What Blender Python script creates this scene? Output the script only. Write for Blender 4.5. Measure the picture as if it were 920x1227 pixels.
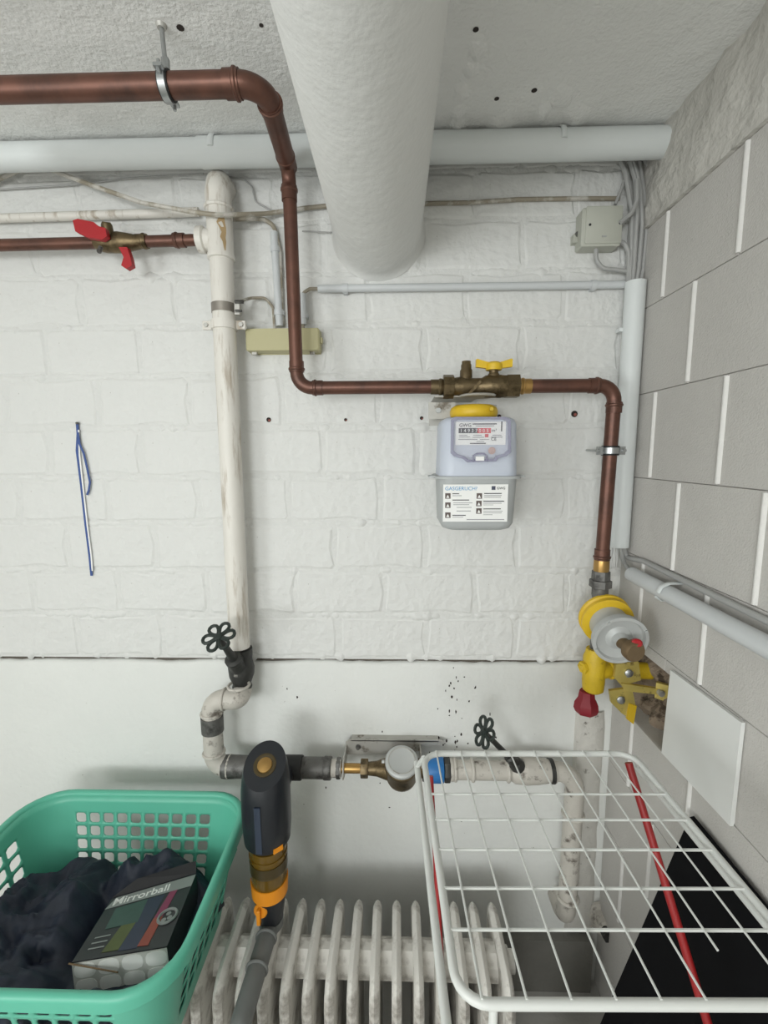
import bpy, math, random
from mathutils import Vector, Matrix, noise
random.seed(7)
for o in list(bpy.data.objects): bpy.data.objects.remove(o)
sc = bpy.context.scene
COL = sc.collection
PI = math.pi
# ------------------------------------------------------------------ camera
F = 545.0
CAM = Vector((0, -1.40, 1.70))
RM = (Matrix.Rotation(math.radians(1.5), 3, 'Z') @ Matrix.Rotation(PI/2 - math.radians(7.4), 3, 'X')
      @ Matrix.Rotation(math.radians(-0.25), 3, 'Z'))
cd = bpy.data.cameras.new('camera'); cam = bpy.data.objects.new('camera', cd); COL.objects.link(cam)
cd.sensor_fit = 'HORIZONTAL'; cd.sensor_width = 36; cd.lens = F/920*36; cd.clip_start = 0.02
cam.matrix_world = Matrix.Translation(CAM) @ RM.to_4x4()
sc.camera = cam
# ------------------------------------------------------------------ light
sc.view_settings.view_transform = 'Standard'; sc.view_settings.look = 'None'
sc.view_settings.exposure = -0.06; sc.view_settings.gamma = 1.0
sc.view_settings.use_curve_mapping = False
w = bpy.data.worlds.new('world'); sc.world = w; w.use_nodes = True
w.node_tree.nodes['Background'].inputs[0].default_value = (0.75, 0.80, 0.86, 1)
w.node_tree.nodes['Background'].inputs[1].default_value = 0.6
ld = bpy.data.lights.new('window_daylight', 'AREA'); ld.shape = 'RECTANGLE'; ld.size = 1.15; ld.size_y = 0.75
ld.energy = 54; ld.color = (0.965, 1.0, 1.0)
lo = bpy.data.objects.new('window_daylight', ld); COL.objects.link(lo)
lo.location = (-1.0, -4.10, 1.75); lo.rotation_euler = (PI/2, 0, 0)
l2 = bpy.data.lights.new('side_window_daylight', 'AREA'); l2.shape = 'RECTANGLE'; l2.size = 1.1; l2.size_y = 0.8
l2.energy = 30; l2.color = (0.965, 1.0, 1.01)
lo2 = bpy.data.objects.new('side_window_daylight', l2); COL.objects.link(lo2)
lo2.location = (-2.04, -2.6, 1.35); lo2.rotation_euler = (PI/2, 0, -PI/2)

def ray(u, v): return RM @ Vector(((u-460)/F, -(v-613.5)/F, -1))
def at(u, v, y): d = ray(u, v); return CAM + d*((y-CAM.y)/d.y)
def atx(u, v, x): d = ray(u, v); return CAM + d*((x-CAM.x)/d.x)
def atz(u, v, z): d = ray(u, v); return CAM + d*((z-CAM.z)/d.z)
V = Vector
# ------------------------------------------------------------------ materials
def lin(c): return tuple(((x/255)/12.92 if x/255 <= .04045 else ((x/255+.055)/1.055)**2.4) for x in c)
def mat(name, rgb, rough=.6, metal=0., var=.08, scale=12., bump=0., bscale=60., rgb2=None, thr=.62, s2=25., width=.05,
        stretch=1., alpha=1., trans=0., spec=.5, bump2=0., b2scale=8.):
    m = bpy.data.materials.new(name); m.use_nodes = True
    nt = m.node_tree; N = nt.nodes; L = nt.links; b = N['Principled BSDF']
    b.inputs['Roughness'].default_value = rough; b.inputs['Metallic'].default_value = metal
    b.inputs['Specular IOR Level'].default_value = spec
    if trans: b.inputs['Transmission Weight'].default_value = trans
    if alpha < 1: b.inputs['Alpha'].default_value = alpha
    tc = N.new('ShaderNodeTexCoord')
    c = lin(rgb)
    nz = N.new('ShaderNodeTexNoise'); nz.inputs['Scale'].default_value = scale; nz.inputs['Detail'].default_value = 6
    nz.inputs['Roughness'].default_value = .6
    L.new(tc.outputs['Object'], nz.inputs['Vector'])
    mx = N.new('ShaderNodeMix'); mx.data_type = 'RGBA'
    mx.inputs['A'].default_value = (*[x*(1-var) for x in c], 1); mx.inputs['B'].default_value = (*[min(1, x*(1+var)) for x in c], 1)
    L.new(nz.outputs['Fac'], mx.inputs['Factor'])
    out = mx.outputs['Result']
    if rgb2 is not None:
        n2 = N.new('ShaderNodeTexNoise'); n2.inputs['Scale'].default_value = s2; n2.inputs['Detail'].default_value = 5
        n2.inputs['Roughness'].default_value = .65
        mp = N.new('ShaderNodeMapping'); mp.inputs['Scale'].default_value = (1, 1, stretch)
        L.new(tc.outputs['Object'], mp.inputs['Vector']); L.new(mp.outputs['Vector'], n2.inputs['Vector'])
        mr = N.new('ShaderNodeMapRange'); mr.inputs['From Min'].default_value = thr-width; mr.inputs['From Max'].default_value = thr+width
        L.new(n2.outputs['Fac'], mr.inputs['Value'])
        m2 = N.new('ShaderNodeMix'); m2.data_type = 'RGBA'
        L.new(mr.outputs['Result'], m2.inputs['Factor']); L.new(out, m2.inputs['A']); m2.inputs['B'].default_value = (*lin(rgb2), 1)
        out = m2.outputs['Result']
    L.new(out, b.inputs['Base Color'])
    nrm = None
    for amt, s in ((bump, bscale), (bump2, b2scale)):
        if amt:
            n3 = N.new('ShaderNodeTexNoise'); n3.inputs['Scale'].default_value = s; n3.inputs['Detail'].default_value = 5
            L.new(tc.outputs['Object'], n3.inputs['Vector'])
            bp = N.new('ShaderNodeBump'); bp.inputs['Strength'].default_value = 1; bp.inputs['Distance'].default_value = amt
            L.new(n3.outputs['Fac'], bp.inputs['Height'])
            if nrm: L.new(nrm, bp.inputs['Normal'])
            nrm = bp.outputs['Normal']
    if nrm: L.new(nrm, b.inputs['Normal'])
    return m
MT = dict(
    brick=mat('painted_brick', (222, 222, 219), .62, var=.03, scale=5, bump=.004, bscale=34, bump2=.012, b2scale=9, rgb2=(188, 184, 178), thr=.72, s2=55, width=.02),
    mortar=mat('painted_mortar', (220, 220, 217), .7, var=.03, bump=.006, bscale=45, bump2=.006, b2scale=14),
    plinth=mat('painted_concrete', (226, 227, 223), .65, var=.04, scale=4, bump=.002, bscale=55, bump2=.008, b2scale=5, rgb2=(165, 160, 152), thr=.725, s2=48, width=.012),
    gap=mat('gap_dark', (96, 90, 82), .9, var=.3, scale=40),
    block=mat('grey_block', (196, 193, 188), .8, var=.04, scale=9, bump=.0016, bscale=220, bump2=.003, b2scale=12),
    bead=mat('white_joint', (226, 224, 220), .7, var=.03, bump=.002, bscale=120),
    beam=mat('rough_plaster', (200, 197, 190), .8, var=.08, scale=14, bump=.010, bscale=30, bump2=.012, b2scale=10),
    ceil=mat('ceiling_concrete', (238, 238, 235), .75, var=.05, scale=5, bump=.0025, bscale=110, bump2=.006, b2scale=16),
    floor=mat('floor_concrete', (176, 174, 169), .8, var=.12, scale=8, bump=.002),
    room=mat('room_paint', (225, 223, 218), .8, var=.03),
    duct=mat('duct_paint', (226, 226, 223), .6, var=.03, scale=5, bump=.0015, bscale=50, bump2=.006, b2scale=7),
    copper=mat('copper', (108, 74, 62), .42, .55, var=.2, scale=18, rgb2=(84, 60, 52), thr=.56, s2=14, width=.12),
    brass=mat('brass', (112, 97, 72), .42, .8, var=.25, scale=30, rgb2=(78, 66, 46), thr=.57, s2=28, width=.08, bump=.001, bscale=90),
    brassb=mat('brass_bright', (176, 140, 84), .35, .8, var=.2, scale=30),
    greyp=mat('grey_plastic_pipe', (222, 226, 225), .45, var=.03, bump=.0006, bscale=30),
    conduit=mat('conduit_grey', (204, 207, 208), .45, var=.04),
    cable=mat('cable_grey', (168, 168, 166), .5, var=.08),
    oldcable=mat('old_cable', (150, 142, 126), .55, var=.2, scale=18, rgb2=(196, 192, 184), thr=.52, s2=14, width=.05),
    wpipe=mat('painted_iron_pipe', (224, 220, 212), .45, var=.05, scale=9, bump=.002, bscale=30, rgb2=(176, 164, 148), thr=.60, s2=34, width=.07, stretch=.12),
    dpipe=mat('dirty_iron_pipe', (196, 191, 182), .5, var=.1, scale=18, bump=.003, bscale=40, rgb2=(112, 104, 96), thr=.61, s2=26, width=.06),
    rust=mat('rust_drip', (178, 152, 112), .6, var=.25, scale=40),
    iron=mat('dark_iron', (64, 64, 62), .5, .4, var=.3, scale=30, bump=.002, bscale=60, rgb2=(150, 146, 140), thr=.68, s2=26, width=.03),
    greyiron=mat('grey_iron', (110, 109, 106), .5, .4, var=.3, scale=22, bump=.0015, rgb2=(62, 60, 57), thr=.56, s2=20, width=.08),
    steel=mat('zinc_steel', (170, 172, 172), .35, .85, var=.15, scale=20),
    steeld=mat('dull_steel', (186, 184, 178), .5, .35, var=.15, scale=14, rgb2=(120, 112, 100), thr=.62, s2=20),
    black=mat('black_rubber', (28, 28, 28), .6, var=.1),
    hole=mat('drill_hole', (52, 44, 40), .9, var=.3, scale=90),
    red=mat('red_plastic', (170, 26, 34), .45, var=.08),
    redd=mat('dark_red_plastic', (134, 24, 38), .55, var=.12, scale=30),
    redt=mat('red_tube', (146, 28, 30), .4, var=.08),
    yellow=mat('yellow_plastic', (222, 184, 40), .45, var=.06),
    yellowc=mat('yellow_cast', (206, 174, 34), .5, var=.15, scale=26, bump=.002, bscale=70, rgb2=(130, 104, 40), thr=.66, s2=30),
    yellowz=mat('yellow_zinc', (206, 186, 104), .4, .5, var=.25, scale=24, rgb2=(120, 96, 60), thr=.62, s2=26),
    khaki=mat('khaki_box', (186, 180, 140), .55, var=.06),
    boxgrey=mat('junction_grey', (186, 187, 176), .55, var=.05),
    meterb=mat('meter_upper', (196, 202, 214), .45, var=.02),
    meterg=mat('meter_lower', (178, 181, 181), .5, var=.03, bump=.0004, bscale=200),
    clear=mat('clear_cover', (214, 212, 224), .08, var=.01, alpha=.10),
    clearr=mat('clear_cover_rim', (160, 158, 182), .15, var=.02, alpha=.5),
    paper=mat('white_label', (240, 240, 238), .5, var=.01),
    ink=mat('ink_black', (40, 40, 42), .6, var=.02),
    inkg=mat('ink_grey', (150, 150, 152), .6, var=.02),
    inkb=mat('ink_blue', (70, 150, 200), .6, var=.02),
    inkr=mat('ink_red', (206, 70, 74), .6, var=.02),
    blue=mat('blue_plastic', (42, 112, 176), .45, var=.06),
    bluec=mat('blue_strap', (50, 78, 140), .5, var=.2, scale=20),
    wheel=mat('green_black_wheel', (44, 52, 48), .5, .2, var=.25, scale=40, bump=.001),
    regul=mat('regulator_grey', (188, 190, 188), .5, .15, var=.06, scale=14),
    knob=mat('brown_knob', (120, 100, 74), .5, .5, var=.25, scale=40),
    filt=mat('filter_black', (30, 33, 38), .38, var=.08),
    amber=mat('amber_bowl', (120, 92, 30), .15, var=.12, scale=14, trans=.25),
    amberd=mat('amber_dark', (70, 58, 30), .3, var=.2),
    orange=mat('orange_plastic', (236, 148, 26), .45, var=.05),
    drain=mat('drain_grey', (112, 114, 112), .5, var=.1, scale=12),
    rad=mat('radiator_paint', (222, 219, 212), .5, var=.05, scale=8, bump=.0015, bscale=40, rgb2=(138, 131, 122), thr=.58, s2=14, width=.10),
    teal=mat('teal_plastic', (94, 182, 156), .4, var=.03),
    cloth=mat('navy_cloth', (28, 36, 53), .55, var=.3, scale=10, bump=.004, bscale=26),
    rackw=mat('white_tube', (212, 214, 210), .4, var=.04),
    blackb=mat('black_board', (12, 12, 14), .9, var=.15, scale=20, spec=.15),
    board=mat('grey_board', (226, 227, 224), .6, var=.02),
    cblock=mat('dark_concrete', (112, 110, 104), .85, var=.18, scale=14, bump=.004, bscale=50),
    rubble=mat('rubble', (150, 134, 116), .9, var=.3, scale=22, bump=.012, bscale=36, rgb2=(84, 72, 60), thr=.56, s2=26),
    boxblack=mat('box_card', (34, 34, 38), .4, var=.1),
    silver=mat('print_silver', (142, 146, 144), .4, var=.06),
    pgreen=mat('print_green', (84, 92, 42), .45, var=.25, scale=24), pteal=mat('print_teal', (56, 84, 76), .45, var=.3, scale=30),
    pblue=mat('print_blue', (42, 48, 72), .45, var=.3, scale=24), porange=mat('print_orange', (148, 66, 50), .45, var=.2, scale=24),
    ppink=mat('print_pink', (132, 46, 82), .45, var=.2, scale=24), ball=mat('ball_print', (232, 232, 228), .5, var=.05, scale=30),
    glass=mat('window_glass', (230, 236, 240), .05, var=.01, alpha=.15),
)
# ------------------------------------------------------------------ mesh helpers
def frame(d):
    d = V(d).normalized(); a = V((0, 0, 1)) if abs(d.z) < .9 else V((1, 0, 0))
    x = a.cross(d).normalized(); return x, d.cross(x).normalized(), d
class MB:
    def __init__(s): s.v = []; s.f = []
    def add(s, vs, fs):
        n = len(s.v); s.v += [V(p) for p in vs]; s.f += [[i+n for i in f] for f in fs]; return s
    def box(s, c, size, rot=None, ch=0.):
        c = V(c); hx, hy, hz = [k/2 for k in size]
        rot = rot or Matrix.Identity(3)
        if ch:
            pr = [(-hx+ch, -hz), (hx-ch, -hz), (hx, -hz+ch), (hx, hz-ch), (hx-ch, hz), (-hx+ch, hz), (-hx, hz-ch), (-hx, -hz+ch)]
            k = .92 if ch < .004 else .96
            rings = [(-hy, 1-ch/max(hx, hz)), (-hy+ch, 1), (hy-ch, 1), (hy, 1-ch/max(hx, hz))]
            vs = [c + rot @ V((x*m, y, z*m)) for y, m in rings for x, z in pr]
            fs = [[r*8+i, r*8+(i+1) % 8, r*8+8+(i+1) % 8, r*8+8+i] for r in range(3) for i in range(8)]
            fs += [list(range(7, -1, -1)), list(range(24, 32))]
            return s.add(vs, fs)
        vs = [c + rot @ V((x, y, z)) for x in (-hx, hx) for y in (-hy, hy) for z in (-hz, hz)]
        return s.add(vs, [[0, 1, 3, 2], [4, 6, 7, 5], [0, 4, 5, 1], [2, 3, 7, 6], [0, 2, 6, 4], [1, 5, 7, 3]])
    def lathe(s, o, axis, prof, n=24, sx=1., sy=1.):
        o = V(o); x, y, d = frame(axis); vs = []
        for t, r in prof:
            for i in range(n):
                a = 2*PI*i/n; vs.append(o + d*t + x*(math.cos(a)*r*sx) + y*(math.sin(a)*r*sy))
        m = len(prof)
        fs = [[r*n+i, r*n+(i+1) % n, r*n+n+(i+1) % n, r*n+n+i] for r in range(m-1) for i in range(n)]
        fs += [list(range(n-1, -1, -1)), list(range((m-1)*n, m*n))]
        return s.add(vs, fs)
    def cyl(s, a, b, r, r2=None, n=20):
        a = V(a); b = V(b); return s.lathe(a, b-a, [(0, r), ((b-a).length, r if r2 is None else r2)], n)
    def torus(s, c, axis, R, r, n=24, m=8, sx=1., sy=1.):
        c = V(c); x, y, d = frame(axis)
        vs = []
        for i in range(n):
            a = 2*PI*i/n; u = x*math.cos(a)*sx + y*math.sin(a)*sy
            for j in range(m):
                b = 2*PI*j/m; vs.append(c + u*(R + r*math.cos(b)) + d*(r*math.sin(b)))
        return s.add(vs, [[i*m+j, ((i+1) % n)*m+j, ((i+1) % n)*m+(j+1) % m, i*m+(j+1) % m] for i in range(n) for j in range(m)])
    def tube(s, pts, r, n=12, fillet=0., seg=6, closed=False, caps=True, flat=1.):
        P = [V(p) for p in pts]
        if fillet:
            Q = []; K = len(P)
            for i, p in enumerate(P):
                if not closed and i in (0, K-1): Q.append(p); continue
                a = P[i-1]-p; b = P[(i+1) % K]-p
                la, lb = a.length, b.length; a.normalize(); b.normalize()
                ang = a.angle(b)
                if ang > PI-.02: Q.append(p); continue
                t = min(fillet/math.tan(ang/2), la*.49, lb*.49)
                rr = t*math.tan(ang/2); bis = (a+b).normalized(); cc = p + bis*(rr/math.sin(ang/2))
                u0 = (p+a*t-cc); u1 = (p+b*t-cc)
                for k in range(seg+1):
                    f = k/seg; th = u0.angle(u1)
                    q = (u0*math.sin((1-f)*th) + u1*math.sin(f*th))/math.sin(th); Q.append(cc+q)
            P = Q
        K = len(P); R = r if isinstance(r, (list, tuple)) else [r]*K
        if len(R) != K: R = [R[0] + (R[-1]-R[0])*i/(K-1) for i in range(K)]
        T = []
        for i in range(K):
            a = P[i-1] if (i or closed) else P[i]; b = P[(i+1) % K] if (i < K-1 or closed) else P[i]
            T.append((b-a).normalized())
        x, y, d = frame(T[0]); vs = []
        for i in range(K):
            t = T[i]; x = (x - t*x.dot(t)).normalized(); y = t.cross(x)
            for j in range(n):
                a = 2*PI*j/n; vs.append(P[i] + (x*math.cos(a) + y*math.sin(a)*flat)*R[i])
        fs = [[i*n+j, i*n+(j+1) % n, ((i+1) % K)*n+(j+1) % n, ((i+1) % K)*n+j] for i in range(K if closed else K-1) for j in range(n)]
        if caps and not closed: fs += [list(range(n-1, -1, -1)), list(range((K-1)*n, K*n))]
        return s.add(vs, fs)
    def prism(s, poly, vec):
        n = len(poly); vec = V(vec); P = [V(p) for p in poly]
        return s.add(P + [p+vec for p in P], [list(range(n-1, -1, -1)), list(range(n, 2*n))] + [[i, (i+1) % n, n+(i+1) % n, n+i] for i in range(n)])
    def ball(s, c, rx, ry=None, rz=None, n=16, m=10):
        ry = ry or rx; rz = rz or rx; c = V(c); vs = []
        for j in range(m+1):
            p = PI*j/m
            q = max(math.sin(p), .01)
            for i in range(n):
                a = 2*PI*i/n; vs.append(c+V((rx*q*math.cos(a), ry*q*math.sin(a), rz*math.cos(p))))
        fs = [[j*n+i, (j+1)*n+i, (j+1)*n+(i+1) % n, j*n+(i+1) % n] for j in range(m) for i in range(n)]
        fs += [list(range(n)), list(range(m*n+n-1, m*n-1, -1))]
        return s.add(vs, fs)
    def mesh(s, name, m, shift=V((0, 0, 0)), smooth=38):
        me = bpy.data.meshes.new(name); me.from_pydata([p-shift for p in s.v], [], s.f)
        me.materials.append(m if not isinstance(m, str) else MT[m])
        import bmesh
        bm = bmesh.new(); bm.from_mesh(me); bmesh.ops.recalc_face_normals(bm, faces=bm.faces); bm.to_mesh(me); bm.free()
        if smooth:
            me.shade_smooth(); me.set_sharp_from_angle(angle=math.radians(smooth))
        return me
    def build(s, name, m, parent=None, smooth=38, base=None):
        if parent is not None: sh = WL[parent.name]
        elif base is not None: sh = V(base)
        else:
            lo_ = [min(p[k] for p in s.v) for k in range(3)]; hi = [max(p[k] for p in s.v) for k in range(3)]
            sh = V(((lo_[0]+hi[0])/2, (lo_[1]+hi[1])/2, lo_[2]))
        o = bpy.data.objects.new(name, s.mesh(name, m, sh, smooth)); COL.objects.link(o)
        if parent is not None: o.parent = parent
        else: o.location = sh
        WL[o.name] = sh.copy(); return o
WL = {}
def thing(name, label, cat, loc, group=None):
    o = bpy.data.objects.new(name, None); COL.objects.link(o); o.empty_display_size = .05
    o.location = V(loc); WL[o.name] = V(loc); return tag(o, label, cat, group)
def tag(o, label, cat, group=None):
    o['label'] = label; o['category'] = cat
    if group: o['group'] = group
    return o
def struct(o, label=None):
    o['kind'] = 'structure'
    if label: o['label'] = label
    return o
def text(body, size, M4, m, parent, name='lettering', align='LEFT', bold=0.):
    c = bpy.data.curves.new('t', 'FONT'); c.body = body; c.size = size; c.align_x = align; c.offset = bold; c.resolution_u = 3
    t = bpy.data.objects.new('t', c); COL.objects.link(t)
    bpy.context.view_layer.update()
    me = bpy.data.meshes.new_from_object(t.evaluated_get(bpy.context.evaluated_depsgraph_get()))
    bpy.data.objects.remove(t)
    me.transform(M4); sh = WL[parent.name]
    me.transform(Matrix.Translation(-sh)); me.materials.clear(); me.materials.append(MT[m])
    o = bpy.data.objects.new(name, me); COL.objects.link(o); o.parent = parent; WL[o.name] = sh.copy(); return o
def basis(o, x, y):
    x = V(x).normalized(); z = x.cross(V(y)).normalized(); y = z.cross(x)
    return Matrix(((x.x, y.x, z.x, o[0]), (x.y, y.y, z.y, o[1]), (x.z, y.z, z.z, o[2]), (0, 0, 0, 1)))

# ================================================================== THE ROOM
XR, XL, YB, ZF = 0.70, -2.1, -4.3, -.15
yp = -.100; RP = .0335
ZC = at(330, 180, yp).z + RP + .004
ZP = at(330, 789, 0).z                                   # ledge line between brickwork and plinth
wb = struct(MB().box(((XL+XR)/2+.1, .10, (ZP+ZC)/2+.05), (XR-XL+.4, .1985, ZC-ZP+.1)).build('wall_back', 'mortar'), 'white painted brick wall behind the gas meter')
fl = struct(MB().box(((XL+XR)/2, YB/2, ZF-.05), (XR-XL+.4, -YB+.4, .1)).build('floor', 'floor'), 'bare grey concrete floor')
ce = struct(MB().box(((XL+XR)/2, YB/2, ZC+.06), (XR-XL+.4, -YB+.4, .12)).build('ceiling', 'ceil'), 'rough painted concrete ceiling')
lw = MB(); sy0, sy1, sz0, sz1 = -3.2, -2.0, .9, 1.8
for c, s_ in ((((YB+sy0)/2, (ZF+ZC)/2), (sy0-YB, ZC-ZF)), ((sy1/2, (ZF+ZC)/2), (-sy1, ZC-ZF)), (((sy0+sy1)/2, (ZF+sz0)/2), (sy1-sy0, sz0-ZF)), (((sy0+sy1)/2, (sz1+ZC)/2), (sy1-sy0, ZC-sz1))):
    lw.box((XL-.08, c[0], c[1]), (.16, s_[0], s_[1]))
struct(lw.build('wall_left', 'room'), 'plain painted wall with a side window')
wf = MB()
for y in (sy0+.03, sy1-.03, (sy0+sy1)/2): wf.box((XL-.08, y, (sz0+sz1)/2), (.06, .06, sz1-sz0))
for z in (sz0+.03, sz1-.03): wf.box((XL-.08, (sy0+sy1)/2, z), (.058, sy1-sy0, .06))
w2 = struct(wf.build('window_2', 'room'), 'white framed side window')
MB().box((XL-.08, (sy0+sy1)/2, (sz0+sz1)/2), (.006, sy1-sy0-.08, sz1-sz0-.08)).build('pane', 'glass', w2)
# rear wall with the basement window
rw = MB()
wx0, wx1, wz0, wz1 = -1.65, -.35, 1.33, 2.17
for c, s_ in ((((XL+wx0)/2, (ZF+ZC)/2), (wx0-XL, ZC-ZF)), (((wx1+XR)/2, (ZF+ZC)/2), (XR-wx1, ZC-ZF)), (((wx0+wx1)/2, (ZF+wz0)/2), (wx1-wx0, wz0-ZF)), (((wx0+wx1)/2, (wz1+ZC)/2), (wx1-wx0, ZC-wz1))):
    rw.box((c[0], YB-.1, c[1]), (s_[0], .2, s_[1]))
struct(rw.build('wall_rear', 'room'), 'plain painted wall with a basement window')
wf = MB()
for x in (wx0+.03, wx1-.03, (wx0+wx1)/2): wf.box((x, YB-.1, (wz0+wz1)/2), (.06, .06, wz1-wz0))
for z in (wz0+.03, wz1-.03): wf.box(((wx0+wx1)/2, YB-.1, z), (wx1-wx0, .058, .06))
w1 = struct(wf.build('window_1', 'room'), 'white framed basement window')
MB().box(((wx0+wx1)/2, YB-.1, (wz0+wz1)/2), (wx1-wx0-.08, .006, wz1-wz0-.08)).build('pane', 'glass', w1)
# --- plinth under the bricks: top edge wavy, set back a little, dark gap above it
pl = MB(); NX = 140
for i in range(NX):
    x0 = XL-.1 + (XR-XL+.3)*i/NX; x1 = XL-.1 + (XR-XL+.3)*(i+1)/NX
    h = lambda x: ZP-.011 + .007*noise.noise(V((x*6, 3, 0))) + .003*noise.noise(V((x*30, 7, 0)))
    def colv(x): return [(x, .19, ZF), (x, .0, ZF), (x, .0005, h(x)-.014), (x, .004, h(x)-.004), (x, .012, h(x)), (x, .19, h(x))]
    pl.add(colv(x0)+colv(x1), [[k, k+1, k+7, k+6] for k in range(5)])
wp = struct(pl.build('wall_base', 'plinth', smooth=60), 'smooth white plinth of the back wall below the crack')
MB().box(((XL+XR)/2, .103, ZP-.012), (XR-XL+.3, .18, .03)).build('joint_gap', 'gap', wp)
# --- flecks of missing paint on the plinth
rf_ = random.Random(11)
for i in range(46):
    if i < 30: u, v = rf_.gauss(548, 14), rf_.uniform(798, 900)
    else: u, v = rf_.uniform(330, 680), rf_.uniform(815, 985)
    p = at(u, v, -.0006); n = 7; a_, b_ = rf_.uniform(.0015, .0035), rf_.uniform(.002, .007)
    MB().add([p+V((a_*math.cos(2*PI*k/n)*rf_.uniform(.6, 1.2), .0001, b_*math.sin(2*PI*k/n)*rf_.uniform(.6, 1.2))) for k in range(n)] + [p+V((0, -.0006, 0))], [[k, (k+1) % n, n] for k in range(n)]).build('paint_fleck', 'hole', wp)
# --- bricks
def brick_mesh(k, seed):
    rnd = random.Random(seed); L, H = .285, .14; g = .0018
    def ring(ins, y, j):
        hx, hz = L/2-g-ins, H/2-g-ins; pts = []
        c = .006
        base = [(-hx+c, -hz), (-hx*.35, -hz), (hx*.35, -hz), (hx-c, -hz), (hx, -hz+c), (hx, 0), (hx, hz-c), (hx-c, hz), (hx*.35, hz), (-hx*.35, hz), (-hx+c, hz), (-hx, hz-c), (-hx, 0), (-hx, -hz+c)]
        return [(x+J[i][0]*j, y, z+J[i][1]*j) for i, (x, z) in enumerate(base)]
    J = [(rnd.uniform(-1, 1), rnd.uniform(-1, 1)) for _ in range(14)]
    m = MB(); vs = ring(0, .008, .005) + ring(.002, .0016, .005) + ring(.012, -.0028, .007)
    n = 14
    fs = [[r*n+i, r*n+(i+1) % n, r*n+n+(i+1) % n, r*n+n+i] for r in range(2) for i in range(n)] + [list(range(2*n, 3*n))]
    return m.add(vs, fs).mesh('brick', 'brick', smooth=0)
BM = [brick_mesh(i, 50+i) for i in range(8)]
lines = [789, 736, 683, 626, 571, 512, 450, 390, 329, 268, 208, 150]
phase = [400, 348, 398, 343, 387, 340, 395, 330, 392, 338, 385]
zs = [at(330, y, 0).z for y in lines]; zs[-1] = min(zs[-1], ZC+.05)
rb = random.Random(3)
for r in range(11):
    z0, z1 = zs[r], zs[r+1]
    ph = at(phase[r], 500, 0).x; k0 = math.floor((-1.62-ph)/.285)
    for k in range(k0, 12):
        x0 = ph + k*.285; x1 = x0+.285
        x1 = min(x1, XR+.02)
        if x0 > XR-.03: break
        o = bpy.data.objects.new('brick', BM[rb.randrange(8)]); COL.objects.link(o); o.parent = wb
        o.location = V(((x0+x1)/2, .0010+rb.uniform(-.0012, .0008), (z0+z1)/2)) - WL[wb.name]
        o.scale = ((x1-x0)/.285*(1+rb.uniform(-.006, .004)), 1, (z1-z0)/.14); o.rotation_euler = (rb.uniform(-.004, .004), rb.uniform(-.004, .004), rb.uniform(-.003, .003))
# ragged mortar smears squeezed out along the bed joints
for r in range(0, 11):
    zj = zs[r] if r else zs[0]+.012; m = MB(); vs = []; n = 330
    for i in range(n+1):
        x = -1.6 + 2.3*i/n
        a = noise.noise(V((x*7, r*5.3, 0))); b = noise.noise(V((x*31, r*5.3, 4))); c = noise.noise(V((x*75, r*5.3, 9)))
        k = max(0, .75*a+.75*b+.5*c+.06); zc2 = zj + .006*noise.noise(V((x*12, r*3.1, 6)))
        up, dn_ = .004+.010*k+.002*c, .006+.018*k+.003*b
        vs += [(x, .0016, zc2+up), (x, .0012-.0075*k, zc2+up*.35), (x, .0010-.0085*k, zc2-dn_*.55), (x, .0016, zc2-dn_)]
    m.add(vs, [[4*i+k, 4*i+k+1, 4*i+k+5, 4*i+k+4] for i in range(n) for k in range(3)])
    m.build('mortar_smear', 'brick', wb, smooth=70)
# --- right wall of blocks, with a broken opening at the gas inlet
hz = [ZF, .0, .2335, .467, .700, .933, 1.166, 1.40, 1.6265, 1.862, 2.097, 2.313]
hA, hB, hC_ = atx(774, 786, XR), atx(806, 803, XR), atx(793, 903, XR)
HY0, HY1, HZ0, HZ1 = hB.y-.03, -.012, hC_.z+.005, hA.z
wr = MB()
for (y0, y1, z0, z1) in ((YB-.1, HY0, ZF, ZC), (HY1, .1, ZF, ZC), (HY0, HY1, ZF, HZ0), (HY0, HY1, HZ1, ZC)):
    wr.box((XR+.102, (y0+y1)/2, (z0+z1)/2), (.196, y1-y0, z1-z0))
wrt = struct(wr.build('wall_right', 'block'), 'grey block wall with raised white vertical joints')
def rsub(a, b):
    y0, y1, z0, z1 = a; Y0, Y1, Z0, Z1 = b
    Y0, Y1, Z0, Z1 = max(y0, Y0), min(y1, Y1), max(z0, Z0), min(z1, Z1)
    if Y0 >= Y1 or Z0 >= Z1: return [a]
    R = []
    if z0 < Z0: R.append((y0, y1, z0, Z0))
    if Z1 < z1: R.append((y0, y1, Z1, z1))
    if y0 < Y0: R.append((y0, Y0, Z0, Z1))
    if Y1 < y1: R.append((Y1, y1, Z0, Z1))
    return [q for q in R if q[1]-q[0] > .003 and q[3]-q[2] > .003]
rnd = random.Random(5)
full = MB(); bl = .265
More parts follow.
